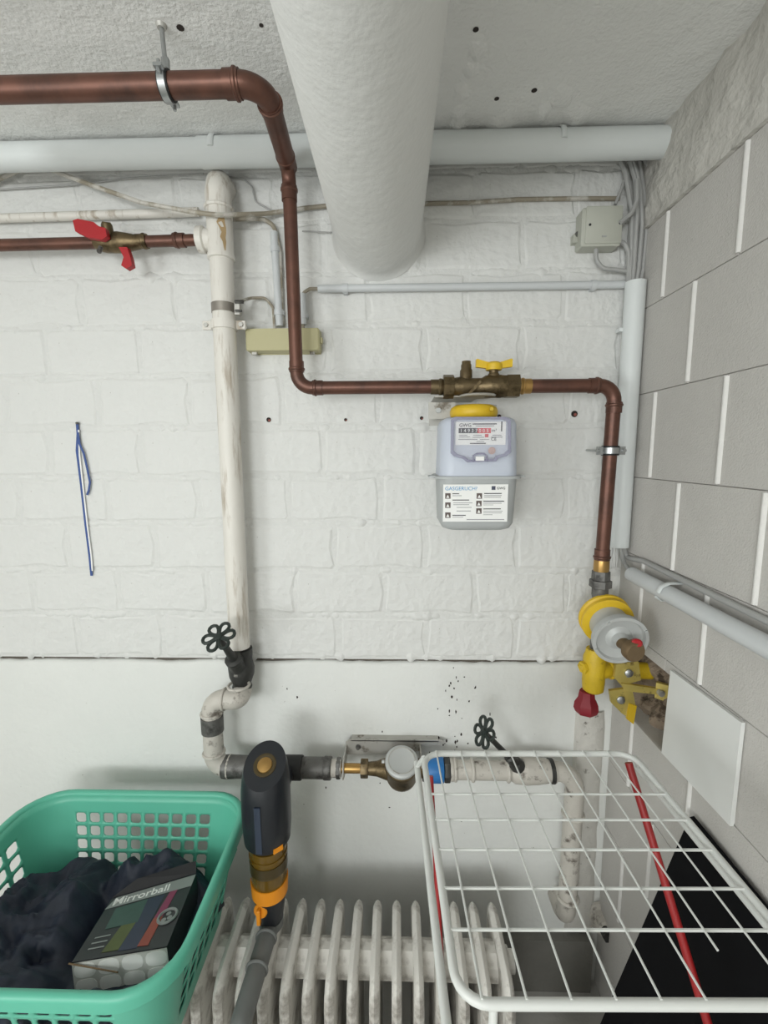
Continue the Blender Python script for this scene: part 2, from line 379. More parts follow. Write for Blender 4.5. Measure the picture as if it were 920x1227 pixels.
for r in range(11):
    z0, z1 = hz[r], hz[r+1]; off = -.13 if r % 2 == 0 else -.262
    ys = [0.0] + [off - bl*k for k in range(0, 12)]
    for k in range(len(ys)-1):
        y1, y0 = ys[k], ys[k+1]
        pieces = rsub((y0+.0014, y1-.0014, z0+.0001, z1-.0001), (HY0, HY1, HZ0, HZ1))
        if not pieces: continue
        m = MB()
        for (a, b, c, d) in pieces:
            q = .0012; pr = .0012 + rnd.uniform(-.0004, .0004)
            m.add([(XR+.004, a, c), (XR+.004, b, c), (XR+.004, b, d), (XR+.004, a, d), (XR-pr, a+q, c+q), (XR-pr, b-q, c+q), (XR-pr, b-q, d-q), (XR-pr, a+q, d-q)],
                  [[0, 1, 5, 4], [1, 2, 6, 5], [2, 3, 7, 6], [3, 0, 4, 7], [4, 5, 6, 7]])
        m.build('block', 'block', wrt, smooth=0)
        if k+1 < 8 and not (HY0 < y0 < HY1 and z0 < HZ1 and z1 > HZ0 and z0 > HZ0-.05 and z1 < HZ1+.05):
            zz0, zz1 = z0+.004, z1-.004
            if HY0 < y0 < HY1:
                if z0 < HZ0 < z1: zz1 = HZ0
                elif z0 < HZ1 < z1: zz0 = HZ1
            P = [(XR-.001, y0-.006), (XR-.0065, y0-.004), (XR-.0075, y0), (XR-.0065, y0+.004), (XR-.001, y0+.006)]
            MB().prism([(x, y, zz0) for x, y in P], (0, 0, zz1-zz0)).build('mortar_bead', 'bead', wrt, smooth=60)
# rough ring beam above the blocks
bmh = MB(); n1, n2 = 60, 10
vs = []; 
for i in range(n1+1):
    y = -2.4*i/n1
    for j in range(n2+1):
        z = hz[-1] + (ZC-hz[-1])*j/n2
        e = .012*noise.noise(V((y*14, z*14, 1))) + .008*noise.noise(V((y*40, z*40, 5)))
        if j == 0: e = .0
        vs.append((XR-.012+e, y, z))
nb = len(vs); 
bmh.add(vs, [[i*(n2+1)+j, (i+1)*(n2+1)+j, (i+1)*(n2+1)+j+1, i*(n2+1)+j+1] for i in range(n1) for j in range(n2)])
bmh.add([(XR-.012, 0, hz[-1]), (XR-.012, -2.4, hz[-1]), (XR+.01, -2.4, hz[-1]), (XR+.01, 0, hz[-1])], [[0, 1, 2, 3]])
struct(bmh.build('trim_1', 'beam', smooth=60), 'rough plastered beam above the grey block wall')
# rubble inside the opening
rv = []; n1, n2 = 22, 22
for i in range(n1+1):
    for j in range(n2+1):
        y = HY0-.01 + (HY1-HY0+.02)*i/n1; z = HZ0-.01 + (HZ1-HZ0+.02)*j/n2
        cv = noise.cell_vector(V((y*24+3, z*20, 2))) if hasattr(noise, 'cell_vector') else V((0, 0, 0))
        rv.append((XR+.05 + .035*noise.noise(V((y*22, z*22, 9))) + .018*cv[0] - .03*max(0, (y-HY0)/(HY1-HY0)-.55) , y, z))
ru = MB().add(rv, [[i*(n2+1)+j, (i+1)*(n2+1)+j, (i+1)*(n2+1)+j+1, i*(n2+1)+j+1] for i in range(n1) for j in range(n2)]).build('rubble_fill', 'rubble', wrt, smooth=30)
ru['kind'] = 'stuff'
# plaster strip in the corner below the gas inlet
st = MB(); a0 = at(690, 852, -.006); a1 = at(722, 852, -.006); zb = .06
vs = []; n1 = 40
for j in range(n1+1):
    z = a0.z + (zb-a0.z)*j/n1
    for k, x in enumerate((a0.x, a0.x+.006, (a0.x+a1.x)/2, a1.x-.004, a1.x+.012)):
        d = (0, .016, .018, .016, 0)[k]
        vs.append((x+.006*noise.noise(V((k*3.1, z*16, 0))), .002-d-.004*noise.noise(V((x*60, z*30, 2)))*(d > 0), z))
st.add(vs, [[j*5+k, j*5+k+1, j*5+k+6, j*5+k+5] for j in range(n1) for k in range(4)])
struct(st.build('trim_2', mat('stained_plaster', (208, 205, 198), .75, var=.08, scale=10, bump=.006, bscale=34, rgb2=(118, 112, 104), thr=.66, s2=30, width=.05), smooth=50), 'stained plaster strip in the corner below the gas inlet')
# ceiling marks: drill holes and loose plaster
for u, v, r in ((216, 33, .010), (570, 35, .008), (595, 118, .008), (640, 108, .009), (313, 30, .006)):
    p = atz(u, v, ZC); MB().lathe(p+V((0, 0, .004)), (0, 0, -1), [(0, r*.5), (.005, r*.75)], 9).build('drill_hole', 'hole', ce)
for u, v, r in ((572, 60, .03), (565, 85, .025), (553, 110, .03), (550, 135, .03), (548, 150, .035), (672, 118, .04), (690, 140, .05), (600, 150, .05), (650, 135, .03)):
    p = atz(u, v, ZC); m = MB(); n = 14
    vs = [p+V((0, 0, -.011))] + [p + V((math.cos(2*PI*i/n)*r*(.6+.5*random.random()), math.sin(2*PI*i/n)*r*(.8+.8*random.random()), .002)) for i in range(n)]
    m.add(vs, [[0, 1+i, 1+(i+1) % n] for i in range(n)]).build('plaster_patch', 'ceil', ce, smooth=60)

# ================================================================== DUCT AND CEILING PIPE
R_D = .124; zd = ZC-.004-2*RP-.126; xd0 = at(453, 300, 0).x; xd1 = xd0 + .008
d0, d1 = V((xd0, -.002, zd)), V((xd1, -2.6, zd))
du = thing('ventilation_duct', 'thick white round duct running overhead into the brick wall', 'duct', d0)
MB().lathe(d0, d1-d0, [(.0, R_D), (.6, R_D*.992), (1.2, R_D*1.0), (2.6, R_D*1.0)], 48).build('duct_pipe', 'duct', du)
MB().lathe(d0, d1-d0, [(.0, R_D*1.10), (.006, R_D*1.07), (.018, R_D*1.03), (.04, R_D*1.008), (.07, R_D*1.0)], 48).build('plaster_collar', 'duct', du, smooth=80)
p0, p1 = at(-60, 190, yp), at(790, 171, yp); p1 = V((XR-.001, yp, p1.z))
cp = thing('ceiling_pipe', 'pale grey plastic pipe running along the top of the back wall', 'pipe', p0)
xs = at(240, 180, yp)
MB().tube([p0, p1], RP, 24).build('pipe', 'greyp', cp)
q = p0.lerp(p1, (xs.x-p0.x)/(p1.x-p0.x))
MB().cyl(q, p1, RP+.0022, n=24).build('sleeve', 'greyp', cp)
for u in (258, 670):
    c = p0.lerp(p1, (at(u, 180, yp).x-p0.x)/(p1.x-p0.x))
    pts = [(c.x, c.y+.03, ZC-.002)] + [(c.x, c.y+.01-(RP+.006)*math.sin(a)*1.0-.008, c.z+(RP+.006)*math.cos(a)) for a in [0.2+.25*i for i in range(7)]]
    MB().tube(pts, .0075, 8, flat=.35).build('clip', 'greyp', cp)

# ================================================================== COPPER GAS LINE (upper run)
RG, RU = .0178, .0222
yg, yu = -.14, atz(198, 30, ZC).y
A = at(-80, 108, yu); B = at(330, 102, yu); A.z = B.z = (A.z+B.z)/2
corner = V((B.x-.006, yu, B.z))
E2 = at(346, 213, yg); top = V((E2.x, yg, at(346, 190, yg).z))
corner.x = atz(327, 130, B.z).x; top.z = B.z+.004
D1 = at(356, 465, yg); D1 = V((D1.x, yg, D1.z))
Vend = at(523, 464, yg); Vend.z = D1.z
g1 = thing('copper_gas_pipe', 'brown copper gas pipe dropping from the ceiling to the gas valve', 'pipe', A)
MB().tube([A, corner, top], [RU]*40, 18, fillet=.05, seg=10).build('upper_pipe', 'copper', g1)
for o in (1,): pass
# elbow + long drop
MB().tube([corner.lerp(top, .55), top, D1, Vend], RG, 18, fillet=.042, seg=8).build('lower_pipe', 'copper', g1)
def collar(c, d, r, L, m='copper', par=None, name='press_fitting'):
    c = V(c); d = V(d).normalized()
    return MB().lathe(c-d*L/2, d, [(0, r*1.02), (0, r*1.13), (L*.12, r*1.13), (L*.2, r*1.24), (L*.34, r*1.24), (L*.42, r*1.11), (L, r*1.11), (L, r*1.0)], 22).build(name, m, par)
ex = V((1, 0, 0)); ez = V((0, 0, 1)); ey = V((0, 1, 0))
collar(corner-ex*.062, -ex, RU, .03, par=g1); collar(corner+(top-corner).normalized()*.06, (top-corner), RU*.98, .026, par=g1)
collar(top-(top-corner).normalized()*.052, -(top-corner), RG*1.08, .03, par=g1); collar(top-ez*.062, -ez, RG, .036, par=g1)
collar(D1+ez*.056, ez, RG, .028, par=g1); collar(D1+ex*.056, ex, RG, .028, par=g1)
# ceiling hanger of the upper pipe
hx = at(200, 105, yu).x; hc = V((hx, yu, A.z))
hg = thing('pipe_hanger', 'steel pipe clamp with rubber lining hanging from the ceiling rod', 'pipe clamp', hc-ez*.03)
rt = atz(198, 30, ZC); rt = V((hx-.004, yu, ZC))
MB().cyl(hc+ez*.03, rt+ez*.002, .0045, n=12).build('rod', 'steel', hg)
MB().lathe(rt-ez*.006, ez, [(0, .008), (.006, .011)], 14).build('ceiling_anchor', 'steeld', hg)
MB().lathe(hc-ex*.010, ex, [(0, RU+.0005), (0, RU+.0035), (.020, RU+.0035), (.020, RU+.0005)], 28).build('rubber_lining', 'black', hg)
MB().lathe(hc-ex*.007, ex, [(0, RU+.003), (0, RU+.0058), (.014, RU+.0058), (.014, RU+.003)], 28).build('clamp_ring', 'steel', hg)
MB().cyl(hc+ez*.024, hc+ez*.048, .008, n=6).build('socket_nut', 'steel', hg)
for s in (-1, 1):
    e = hc + V((0, -s*.030 if s > 0 else .030, s*.012))
    m = MB().box(e, (.016, .014, .006)); m.build('clamp_ear', 'steel', hg)
    MB().cyl(e-ez*.012, e+ez*.012, .0035, n=10).build('clamp_screw', 'steel', hg)

# ================================================================== GAS VALVE + METER
y0 = yg; zc = Vend.z
def X(u): return at(u, 462, y0).x
gv = thing('gas_valve', 'brass gas shutoff valve with yellow wing handle above the meter', 'valve', (X(575), y0, zc-.03))
vx = [X(u) for u in (517, 532, 545, 605, 621, 632)]
def lx(name, m, x0, x1, r, n=20, par=gv, prof=None):
    o = MB().lathe((x0, y0, zc), ex, prof or [(0, r), (x1-x0, r)], n); return o.build(name, m, par)
collar((X(524), y0, zc), -ex, RG, .036, 'brass', gv, 'press_fitting')
lx('union_nut', 'brass', X(531), X(543), .0315, 8)
Lb = X(606)-X(543)
lx('valve_body', 'brass', X(543), X(606), .02, 24, prof=[(0, .0235), (.02, .0265), (.05, .0225), (.075, .0225), (.085, .029), (.12, .030), (Lb, .029)])
lx('union_nut', 'brass', X(606), X(621), .0325, 6)
collar((X(629), y0, zc), ex, RG, .030, 'brassb', gv, 'press_fitting')
tx = X(558)
MB().lathe((tx, y0, zc+.012), ez, [(0, .017), (.03, .0165), (.034, .014), (.044, .014), (.048, .012), (.054, .012)], 10).build('test_nipple', 'brass', gv)
hxx = X(591)
MB().lathe((hxx, y0, zc+.02), ez, [(0, .017), (.012, .015), (.014, .0125), (.032, .0125)], 16).build('valve_stem', 'brass', gv)
wh = MB().lathe((hxx, y0, zc+.042), ez, [(0, .021), (.004, .022), (.016, .021), (.021, .015)], 20)
for s in (-1, 1):
    pr = [(hxx+s*.010, zc+.046), (hxx+s*.022, zc+.047), (hxx+s*.048, zc+.050), (hxx+s*.048, zc+.070), (hxx+s*.044, zc+.071), (hxx+s*.022, zc+.064), (hxx+s*.010, zc+.062)]
    wh.prism([(x, y0-.006, z) for x, z in pr], (0, .012, 0))
wh.build('wing_handle', 'yellow', gv)
MB().box((X(567), y0-.0255, zc-.006), (.007, .004, .045), Matrix.Rotation(.75, 3, 'Y')).build('cast_rib', 'brass', gv)
lx('ring_seam', 'brass', X(596), X(600), .0305, 24)
# mounting plate / bracket behind the meter
mx = (X(512)+X(626))/2; MYF, MYB = -.245, -.075; MX0, MX1 = .112, .312
mzt, mzf, mzb = at(570, 499, MYF).z, at(570, 572, MYF).z, at(570, 637, MYF).z
br = thing('meter_bracket', 'galvanised bracket holding the gas meter under the brass valve', 'bracket', (.20, -.02, mzt))
MB().box((.20, -.006, mzt+.022), (.20, .004, .06)).build('back_plate', 'steeld', br)
zpl = at(575, 474, y0).z
MB().box((.165, -.075, zpl-.002), (.12, .142, .003)).build('arm', 'steeld', br)
MB().lathe((X(572), y0, zpl-.004), ez, [(0, .047), (.004, .050), (.006, .047)], 32).build('support_plate', 'steeld', br)
fb = at(525, 492, -.10)
MB().box((fb.x+.010, -.10, fb.z), (.075, .003, .045)).build('front_tab', 'steeld', br)
MB().cyl((fb.x, -.098, fb.z), (fb.x, -.110, fb.z), .0075, n=6).build('bolt', 'steel', br)
# gas meter
gm = thing('gas_meter', 'grey gas meter with clear dial cover and instruction sticker', 'gas meter', ((MX0+MX1)/2, (MYF+MYB)/2, mzb))
def rrect(x0, x1, y0_, y1_, r, n=6):
    P = []
    for cx, cy, a0 in ((x1-r, y1_-r, 0), (x0+r, y1_-r, PI/2), (x0+r, y0_+r, PI), (x1-r, y0_+r, 3*PI/2)):
        for k in range(n+1): a = a0+PI/2*k/n; P.append((cx+r*math.cos(a), cy+r*math.sin(a)))
    return P
def loft(m, secs):
    n = len(secs[0][1]); vs = [(x, y, z) for z, P in secs for x, y in P]; k = len(secs)
    m.add(vs, [[r*n+i, r*n+(i+1) % n, r*n+n+(i+1) % n, r*n+n+i] for r in range(k-1) for i in range(n)] + [list(range(n-1, -1, -1)), list(range((k-1)*n, k*n))]); return m
def rr(ins, r=.035): return rrect(MX0+ins, MX1-ins, MYF+ins, MYB-ins, r)
loft(MB(), [(mzf, rr(.0)), (mzf+.02, rr(.001)), (mzt-.018, rr(.004)), (mzt-.006, rr(.008)), (mzt, rr(.018, .03))]).build('upper_case', 'meterb', gm, smooth=50)
loft(MB(), [(mzb, rr(.024, .03)), (mzb+.005, rr(.012)), (mzb+.018, rr(.005)), (mzf, rr(.0))]).build('lower_case', 'meterg', gm, smooth=50)
loft(MB(), [(mzf-.004, rr(-.006)), (mzf-.004, rr(-.010, .04)), (mzf+.002, rr(-.010, .04)), (mzf+.003, rr(-.006))]).build('flange', 'meterg', gm, smooth=50)
for x in (MX0-.014, MX1+.014): MB().box((x, (MYF+MYB)/2-.02, mzf), (.022, .05, .005)).build('flange_lug', 'meterg', gm)
rc = at(567, 490, y0-.02)
MB().lathe((X(568), y0, at(568, 499.5, y0-.06).z), ez, [(0, .055), (.004, .061), (.011, .0635), (.020, .0635), (.028, .060), (.034, .050)], 36).build('ring_nut', 'yellow', gm)
MB().cyl(at(589, 490, y0-.058)+V((0, .012, 0)), at(589, 490, y0-.066), .005, n=12).build('ring_screw', 'yellowc', gm)
def F_(u, v, off=0): p = at(u, v, MYF-.004-off); return p
def fquad(m, u0, v0, u1, v1, off, th=.0006):
    a, b = F_(u0, v0, off), F_(u1, v1, off)
    return m.box(((a.x+b.x)/2, a.y+th/2, (a.z+b.z)/2), (abs(b.x-a.x), th, abs(a.z-b.z)))
# housing recess for the dial
dp = fquad(MB(), 541.5, 503, 609.5, 548, 0, .004).build('dial_housing', 'meterb', gm)
dl = fquad(MB(), 546, 505.5, 605.5, 533, .002, .001).build('dial_plate', 'paper', gm)
cn = fquad(MB(), 549.5, 513, 572, 519, .003).build('counter_window', 'ink', dl)
cr = fquad(MB(), 572, 513, 588, 519, .003).build('counter_decimals', 'inkr', dl)
def tM(u, v, off): p = F_(u, v, off); return basis(p, (1, 0, 0), (0, 0, 1))
px = 1/((F)/(1.4+MYF))
def tx_(s, u, v, h, m, par, off=.0036, b=0): return text(s, h*px*1.35, tM(u, v, off), m, par, bold=b)
tx_('GWG', 550, 511.5, 4.2, 'ink', dl, b=.00012)
tx_('1 4 9 3 7', 551, 518, 4.2, 'paper', cn, .0042)
tx_('0 0 5', 573.5, 518, 4.2, 'paper', cr, .0042)
tx_('m³', 589, 517.5, 4, 'ink', dl)
tx_('CE', 588, 528, 4, 'ink', dl)
for u0, v0, u1, t in ((566, 508, 595, 1.1), (570, 510.4, 592, .8), (550, 521.5, 560, .8), (550, 523.6, 563, .8), (567, 521.5, 577, .8), (566, 524, 580, .8), (590, 521.5, 601, .8), (588, 523.8, 602, .8), (549, 526.5, 572, .8), (575, 526.5, 586, .7), (571, 529, 580, .7), (563, 531.3, 582, 1.0), (600.5, 511, 601.5, 12)):
    fquad(MB(), u0, v0-t/2, u1, v0+t/2, .0032).build('print_line', 'inkg' if t < .9 else 'ink', dl, smooth=0)
fquad(MB(), 581, 520, 585, 524, .0032).build('print_mark', 'inkr', dl)
tg = F_(589, 540, .002); MB().lathe(tg, (0, -1, 0), [(0, .009), (.003, .009)], 18).build('seal_disc', mat('seal_tan', (190, 160, 150), .5), gm)
# clear cover: body plate + rim + latch tab
def cpoly(i):
    return [F_(u, v, .007) for u, v in ((540.5+i, 502.5+i), (545+i, 499.5+i), (606-i, 499.5+i), (611.5-i, 503+i), (612-i, 542-i), (607-i, 546.5-i), (597-i, 549-i), (594-i*.5, 553-i), (560+i*.5, 554-i), (555+i*.5, 550-i), (544+i, 547-i), (540+i, 543-i))]
cv = MB().prism(cpoly(0), (0, -.0015, 0)).build('clear_cover', 'clear', gm, smooth=0)
m = MB(); o_, i_ = cpoly(0), cpoly(3.2); n = len(o_)
m.add([p+V((0, .008, 0)) for p in o_] + [p+V((0, -.003, 0)) for p in o_] + [p+V((0, -.003, 0)) for p in i_] + [p+V((0, .008, 0)) for p in i_],
      [[r*n+i, r*n+(i+1) % n, ((r+1) % 4)*n+(i+1) % n, ((r+1) % 4)*n+i] for r in range(4) for i in range(n)])
m.build('cover_rim', 'clearr', cv, smooth=20)
m = MB(); a = F_(576, 549, .011)
m.tube([F_(u, v, .011) for u, v in ((567, 553), (567, 546), (571, 543.5), (580, 543.5), (583, 546), (583, 553))], .0022, 8).build('latch', 'clearr', cv)
fquad(MB(), 570, 547, 580, 552, .012, .004).build('latch_seal', 'paper', cv)
# sticker
lb = fquad(MB(), 531, 580.5, 607.5, 625, .0004, .0006).build('sticker', 'paper', gm)
tx_('GASGERUCH?', 533, 587.5, 4.6, 'inkb', lb, .0012)
fquad(MB(), 589, 582.5, 593.5, 587, .0008).build('logo', mat('logo_navy', (70, 74, 92), .6), lb)
tx_('GWG', 595, 586.4, 3, 'ink', lb, .0012, .0001)
for u, v in ((533.3, 591), (533.3, 602), (533.3, 614), (571, 591), (570.5, 600), (570.5, 609)):
    ic = fquad(MB(), u, v, u+6.4, v+6.6, .0008).build('icon', mat('icon_brown', (96, 84, 80), .6), lb)
    a = F_(u+3.2, v+1.8, .0016); s = .004
    MB().prism([a, a+V((s, 0, -2*s)), a+V((-s, 0, -2*s))], (0, .0004, 0)).build('icon_mark', 'paper', ic)
for u0, u1, v, t, mm in ((542, 550, 591.6, 1, 'ink'), (542, 553, 594, .7, 'inkg'), (542, 562, 599.2, 1, 'ink'), (543, 566, 602.6, .7, 'inkg'), (543, 562, 604.8, .7, 'inkg'), (547, 565, 608, .7, 'inkg'), (547, 564, 612.3, .8, 'inkg'), (542, 558, 617.5, 1, 'ink'), (542, 555, 619.8, .6, 'inkg'),
                           (580, 601, 591.3, 1, 'ink'), (580, 601, 593.8, .7, 'inkg'), (580, 600, 595.8, .7, 'inkg'), (579, 604, 600.6, 1, 'ink'), (579, 601, 603, .7, 'inkg'), (579, 591, 605, .6, 'inkg'), (579, 600, 609.8, 1, 'ink'), (579, 602, 612.5, .6, 'inkg'), (579, 601, 614.6, .6, 'inkg'), (579, 590, 616.8, .6, 'inkg'), (559, 604, 622.6, .9, 'inkg')):
    fquad(MB(), u0, v-t/2, u1, v+t/2, .0008).build('print_line', mm, lb, smooth=0)

# ================================================================== COPPER GAS LINE (right run)
P0 = V((X(632), y0, zc)); P1 = V((at(737, 463, y0).x, y0, zc)); P2 = at(724, 672, -.13); P2.x = P1.x-.004
g2 = thing('copper_gas_pipe', 'short brown copper pipe bending down from the valve to the regulator', 'pipe', P2)
MB().tube([P0, P1, P2], RG*1.02, 18, fillet=.042, seg=8).build('pipe', 'copper', g2)
collar(P1-ex*.056, -ex, RG*1.02, .028, par=g2); collar(P1-ez*.058, -ez, RG*1.02, .028, par=g2)
zb_ = P2.z
collar((P2.x, -.13, zb_+.018), ez, RG*1.05, .03, par=g2)
MB().lathe((P2.x, -.13, zb_-.018), ez, [(-.03, RG*1.1), (0, RG*1.2), (.03, RG*1.15), (.034, RG*1.05)], 20).build('brass_end', 'brassb', g2)
# wall clamp
kc = V((P1.x-.002, -.137, at(733, 540, -.137).z))
kg = thing('pipe_clamp', 'steel clamp with rubber lining fixing the right copper pipe to the wall', 'pipe clamp', kc)
MB().lathe(kc-ez*.013, ez, [(0, RG), (0, RG+.0045), (.026, RG+.0045), (.026, RG)], 24).build('rubber_lining', 'black', kg)
MB().lathe(kc-ez*.008, ez, [(0, RG+.003), (0, RG+.0065), (.016, RG+.0065), (.016, RG+.003)], 24).build('clamp_ring', 'steel', kg)
for s in (-1, 1):
    MB().box(kc+V((s*(RG+.012), -.004, 0)), (.015, .008, .022)).build('clamp_ear', 'steel', kg)
    MB().cyl(kc+V((s*(RG+.014), -.016, 0)), kc+V((s*(RG+.014), .010, 0)), .005, n=10).build('clamp_screw', 'steel', kg)
MB().cyl(kc+V((-RG-.010, .006, 0)), (at(703, 537, 0).x, .004, kc.z+.002), .0035, n=10).build('wall_screw', 'steel', kg)

# ================================================================== GAS REGULATOR AND INLET
gx = P2.x; gy = -.13
rg = thing('gas_regulator', 'grey gas pressure regulator disc with yellow ring and brown knob', 'gas regulator', (gx, gy, at(715, 850, gy).z))
def Zp(v): return at(722, v, gy).z
MB().lathe((gx, gy, Zp(704)), ez, [(0, .026), (.002, .030), (.022, .030), (.024, .025), (Zp(684)-Zp(704), .024)], 6).build('union_nut', 'greyiron', rg)
MB().lathe((gx, gy, Zp(717)), ez, [(0, .020), (.010, .022), (Zp(704)-Zp(717), .022)], 12).build('nipple', 'greyiron', rg)
MB().cyl((gx, gy, Zp(780)), (gx, gy, Zp(716)), .0185, n=20).build('stem_pipe', 'greyiron', rg)
rc0 = at(726, 742, -.15); rc1 = at(743, 767, -.245); ax = (rc1-rc0).normalized(); Lr = (rc1-rc0).length
MB().lathe(rc0-ax*.02, ax, [(0, .060), (.004, .071), (.012, .071), (.016, .064), (.022, .064), (.026, .070), (.034, .070), (.038, .058)], 36).build('yellow_ring', 'yellow', rg)
MB().lathe(rc0+ax*.012, ax, [(0, .052), (.03, .048), (Lr-.03, .048)], 32).build('housing', 'regul', rg)
MB().lathe(rc1-ax*.022, ax, [(0, .050), (.004, .068), (.020, .071), (.026, .0705), (.026, .062), (.018, .058), (.012, .034), (.014, .030), (.02, .022), (.036, .018)], 40).build('diaphragm_cover', 'regul', rg)
rk = at(759, 779, -.295)
MB().lathe(rc1+ax*.008, (rk-rc1).normalized(), [(0, .017), (.02, .015), (.032, .015), (.034, .0265), (.050, .0275), (.056, .024)], 24).build('adjusting_knob', 'knob', rg)
sp = at(764, 772, -.305)
MB().lathe(sp+V((0, .012, 0)), (-.1, -1, .2), [(0, .010), (.012, .011), (.016, .007)], 14, sx=1.2).build('red_seal', 'red', rg)
for a in (.5, 2.2, 3.6, 5.2):
    x_, y_, d_ = frame(ax); q = rc1 + x_*math.cos(a)*.066 + y_*math.sin(a)*.066
    MB().cyl(q-ax*.004, q+ax*.008, .004, n=8).build('cover_screw', 'regul', rg)
# yellow inlet tee with red cap
ti = thing('gas_inlet_fitting', 'yellow cast gas inlet fitting with red plug and bolted plates', 'gas fitting', (gx-.004, gy, at(705, 852, gy).z))
tz0, tz1 = at(713, 828, gy).z, at(713, 777, gy).z
MB().lathe((gx-.004, gy, tz0), ez, [(0, .022), (.006, .029), (.03, .031), (tz1-tz0-.025, .031), (tz1-tz0-.012, .026), (tz1-tz0, .024)], 16).build('tee_body', 'yellowc', ti)
tm = (tz0+tz1)/2
MB().lathe((gx-.02, gy, tm+.012), (-1, -.35, -.1), [(0, .018), (.024, .018), (.024, .010), (.028, .008)], 6).build('side_plug', 'yellowc', ti)
MB().lathe((gx+.012, gy, tm-.004), (1, .3, -.02), [(0, .024), (.03, .022), (.034, .027), (.05, .027), (.056, .020), (.085, .020)], 16).build('side_arm', 'yellowc', ti)
c0 = at(703, 832, gy)
MB().lathe((c0.x, gy, at(703, 853, gy).z), ez, [(0, .030), (.012, .035), (.030, .033), (.044, .024), (.066, .021)], 7).build('red_cap', 'redd', ti)
# bolted plates by the opening
def plate(pts, th, m='yellowz', name='flange_plate'):
    P = [at(u, v, y) for u, v, y in pts]
    nn = (P[1]-P[0]).cross(P[2]-P[0]).normalized(); 
    if nn.y < 0: nn = -nn
    return MB().prism(P, nn*th).build(name, m, ti, smooth=0)
plate([(738, 796, -.165), (765, 793, -.165), (768, 815, -.165), (745, 822, -.165), (736, 812, -.165)], .010)
plate([(730, 828, -.165), (757, 824, -.17), (762, 848, -.17), (756, 862, -.17), (745, 855, -.165), (732, 842, -.165)], .010)
for u, v in ((752.5, 806), (743, 838)):
    p = at(u, v, -.165)
    MB().lathe(p+V((0, .004, 0)), (-.1, -1, .1), [(0, .0155), (.003, .0155), (.003, .011), (.012, .011), (.014, .008)], 6 if u < 0 else 14).build('bolt', 'steel', ti)
plate([(744, 819, -.17), (806, 828, -.19), (803, 834, -.19), (748, 828, -.17)], .012)
plate([(786, 818, -.18), (802, 822, -.20), (801, 842, -.20), (784, 836, -.18)], .012)
plate([(754, 843, -.172), (763, 846, -.172), (759, 868, -.172), (751, 862, -.172)], .008, 'yellow', 'sealing_tab')
p = at(790, 829, -.185); MB().lathe(p, (0, -1, 0), [(0, .009), (.012, .009)], 10).build('bolt', 'steeld', ti)
pa, pb = V((gx+.07, -.11, tm-.008)), V((XR+.05, -.11, tm-.012))
MB().cyl(pa, pb, .024, n=16).build('inlet_pipe', 'yellowc', ti)
# grey cover board on the right wall
cbp = [atx(u, v, XR-.004) for u, v in ((807, 803), (893, 866), (879, 990), (796, 902))]
tag(MB().prism(cbp, (-.008, 0, 0)).build('cover_board', 'board', smooth=0), 'light grey cover board leaning flat on the block wall beside the gas inlet', 'board')

# ================================================================== WHITE WATER RISER (left)
yw = -.07; RW = .0315
wt = at(262, 245, yw); wbm = at(287, 772, yw); wx = (wt.x+wbm.x)/2
def W(v): return V((wx, yw, at(274, v, yw).z))
wr_ = thing('water_riser_pipe', 'white painted iron riser pipe with rust drip, left of the copper pipe', 'pipe', W(775))
MB().tube([W(775), W(268)], RW, 24).build('pipe', 'wpipe', wr_)
MB().lathe(W(312), ez, [(0, RW), (.002, RW*1.16), (.012, RW*1.16), (.02, RW*1.10), (.08, RW*1.10), (.10, RW*1.10), (.12, RW*1.0), (.15, RW*1.0)], 26).build('tee_body', 'wpipe', wr_)
zt = W(287).z
MB().lathe((wx, yw, zt), -ex, [(0, .028), (.040, .028), (.044, .034), (.060, .034), (.064, .026)], 22).build('tee_branch', 'wpipe', wr_)
elbow = [W(262), V((wx, yw, at(262, 232, yw).z)), V((wx-.004, yw+.02, at(262, 214, yw).z)), V((wx-.006, 0.03, at(262, 211, yw).z))]
MB().tube(elbow, [RW*1.12, RW*1.2, RW*1.18, RW*1.05], 22, fillet=.02, seg=4).build('top_elbow', 'wpipe', wr_)
MB().torus(W(250), ez, RW*1.08, .006, 26).build('elbow_bead', 'wpipe', wr_)
m = MB(); sgn = []
for j in range(9):
    t = j/8; z = W(262+45*t).z; wd = (.10, .42, .62, .50, .34, .40, .26, .16, .04)[j]; a0 = -PI/2+.42+.25*t+(.0, .06, -.05, .04, .08, -.04, .03, 0, 0)[j]
    for da in (-wd/2, wd/2): sgn.append((wx+(RW*1.10+.0012)*math.cos(a0+da), yw+(RW*1.10+.0012)*math.sin(a0+da), z))
m.add(sgn, [[2*j, 2*j+1, 2*j+3, 2*j+2] for j in range(8)]).build('rust_drip', 'rust', wr_)
# clamps on riser
z1 = W(390).z
k1 = thing('riser_clamp', 'white painted two-part clamp around the riser pipe', 'pipe clamp', (wx, yw, z1))
MB().lathe((wx, yw, z1-.012), ez, [(0, RW), (0, RW+.005), (.024, RW+.005), (.024, RW)], 26).build('clamp_ring', 'wpipe', k1)
for s in (-1, 1):
    MB().box((wx+s*(RW+.016), yw-.001, z1), (.028, .010, .024), ch=.002).build('clamp_ear', 'wpipe', k1)
    MB().cyl((wx+s*(RW+.018), yw-.012, z1), (wx+s*(RW+.018), yw+.012, z1), .0065, n=6).build('clamp_bolt', 'steeld', k1)
z2 = W(370).z
k2 = thing('earthing_clamp', 'dull metal earthing strap with cable on the riser above the clamp', 'pipe clamp', (wx, yw, z2))
MB().lathe((wx, yw, z2-.012), ez, [(0, RW), (0, RW+.0018), (.024, RW+.0018), (.024, RW)], 26).build('strap', mat('strap_metal', (146, 140, 132), .4, .5, var=.3, scale=16), k2)
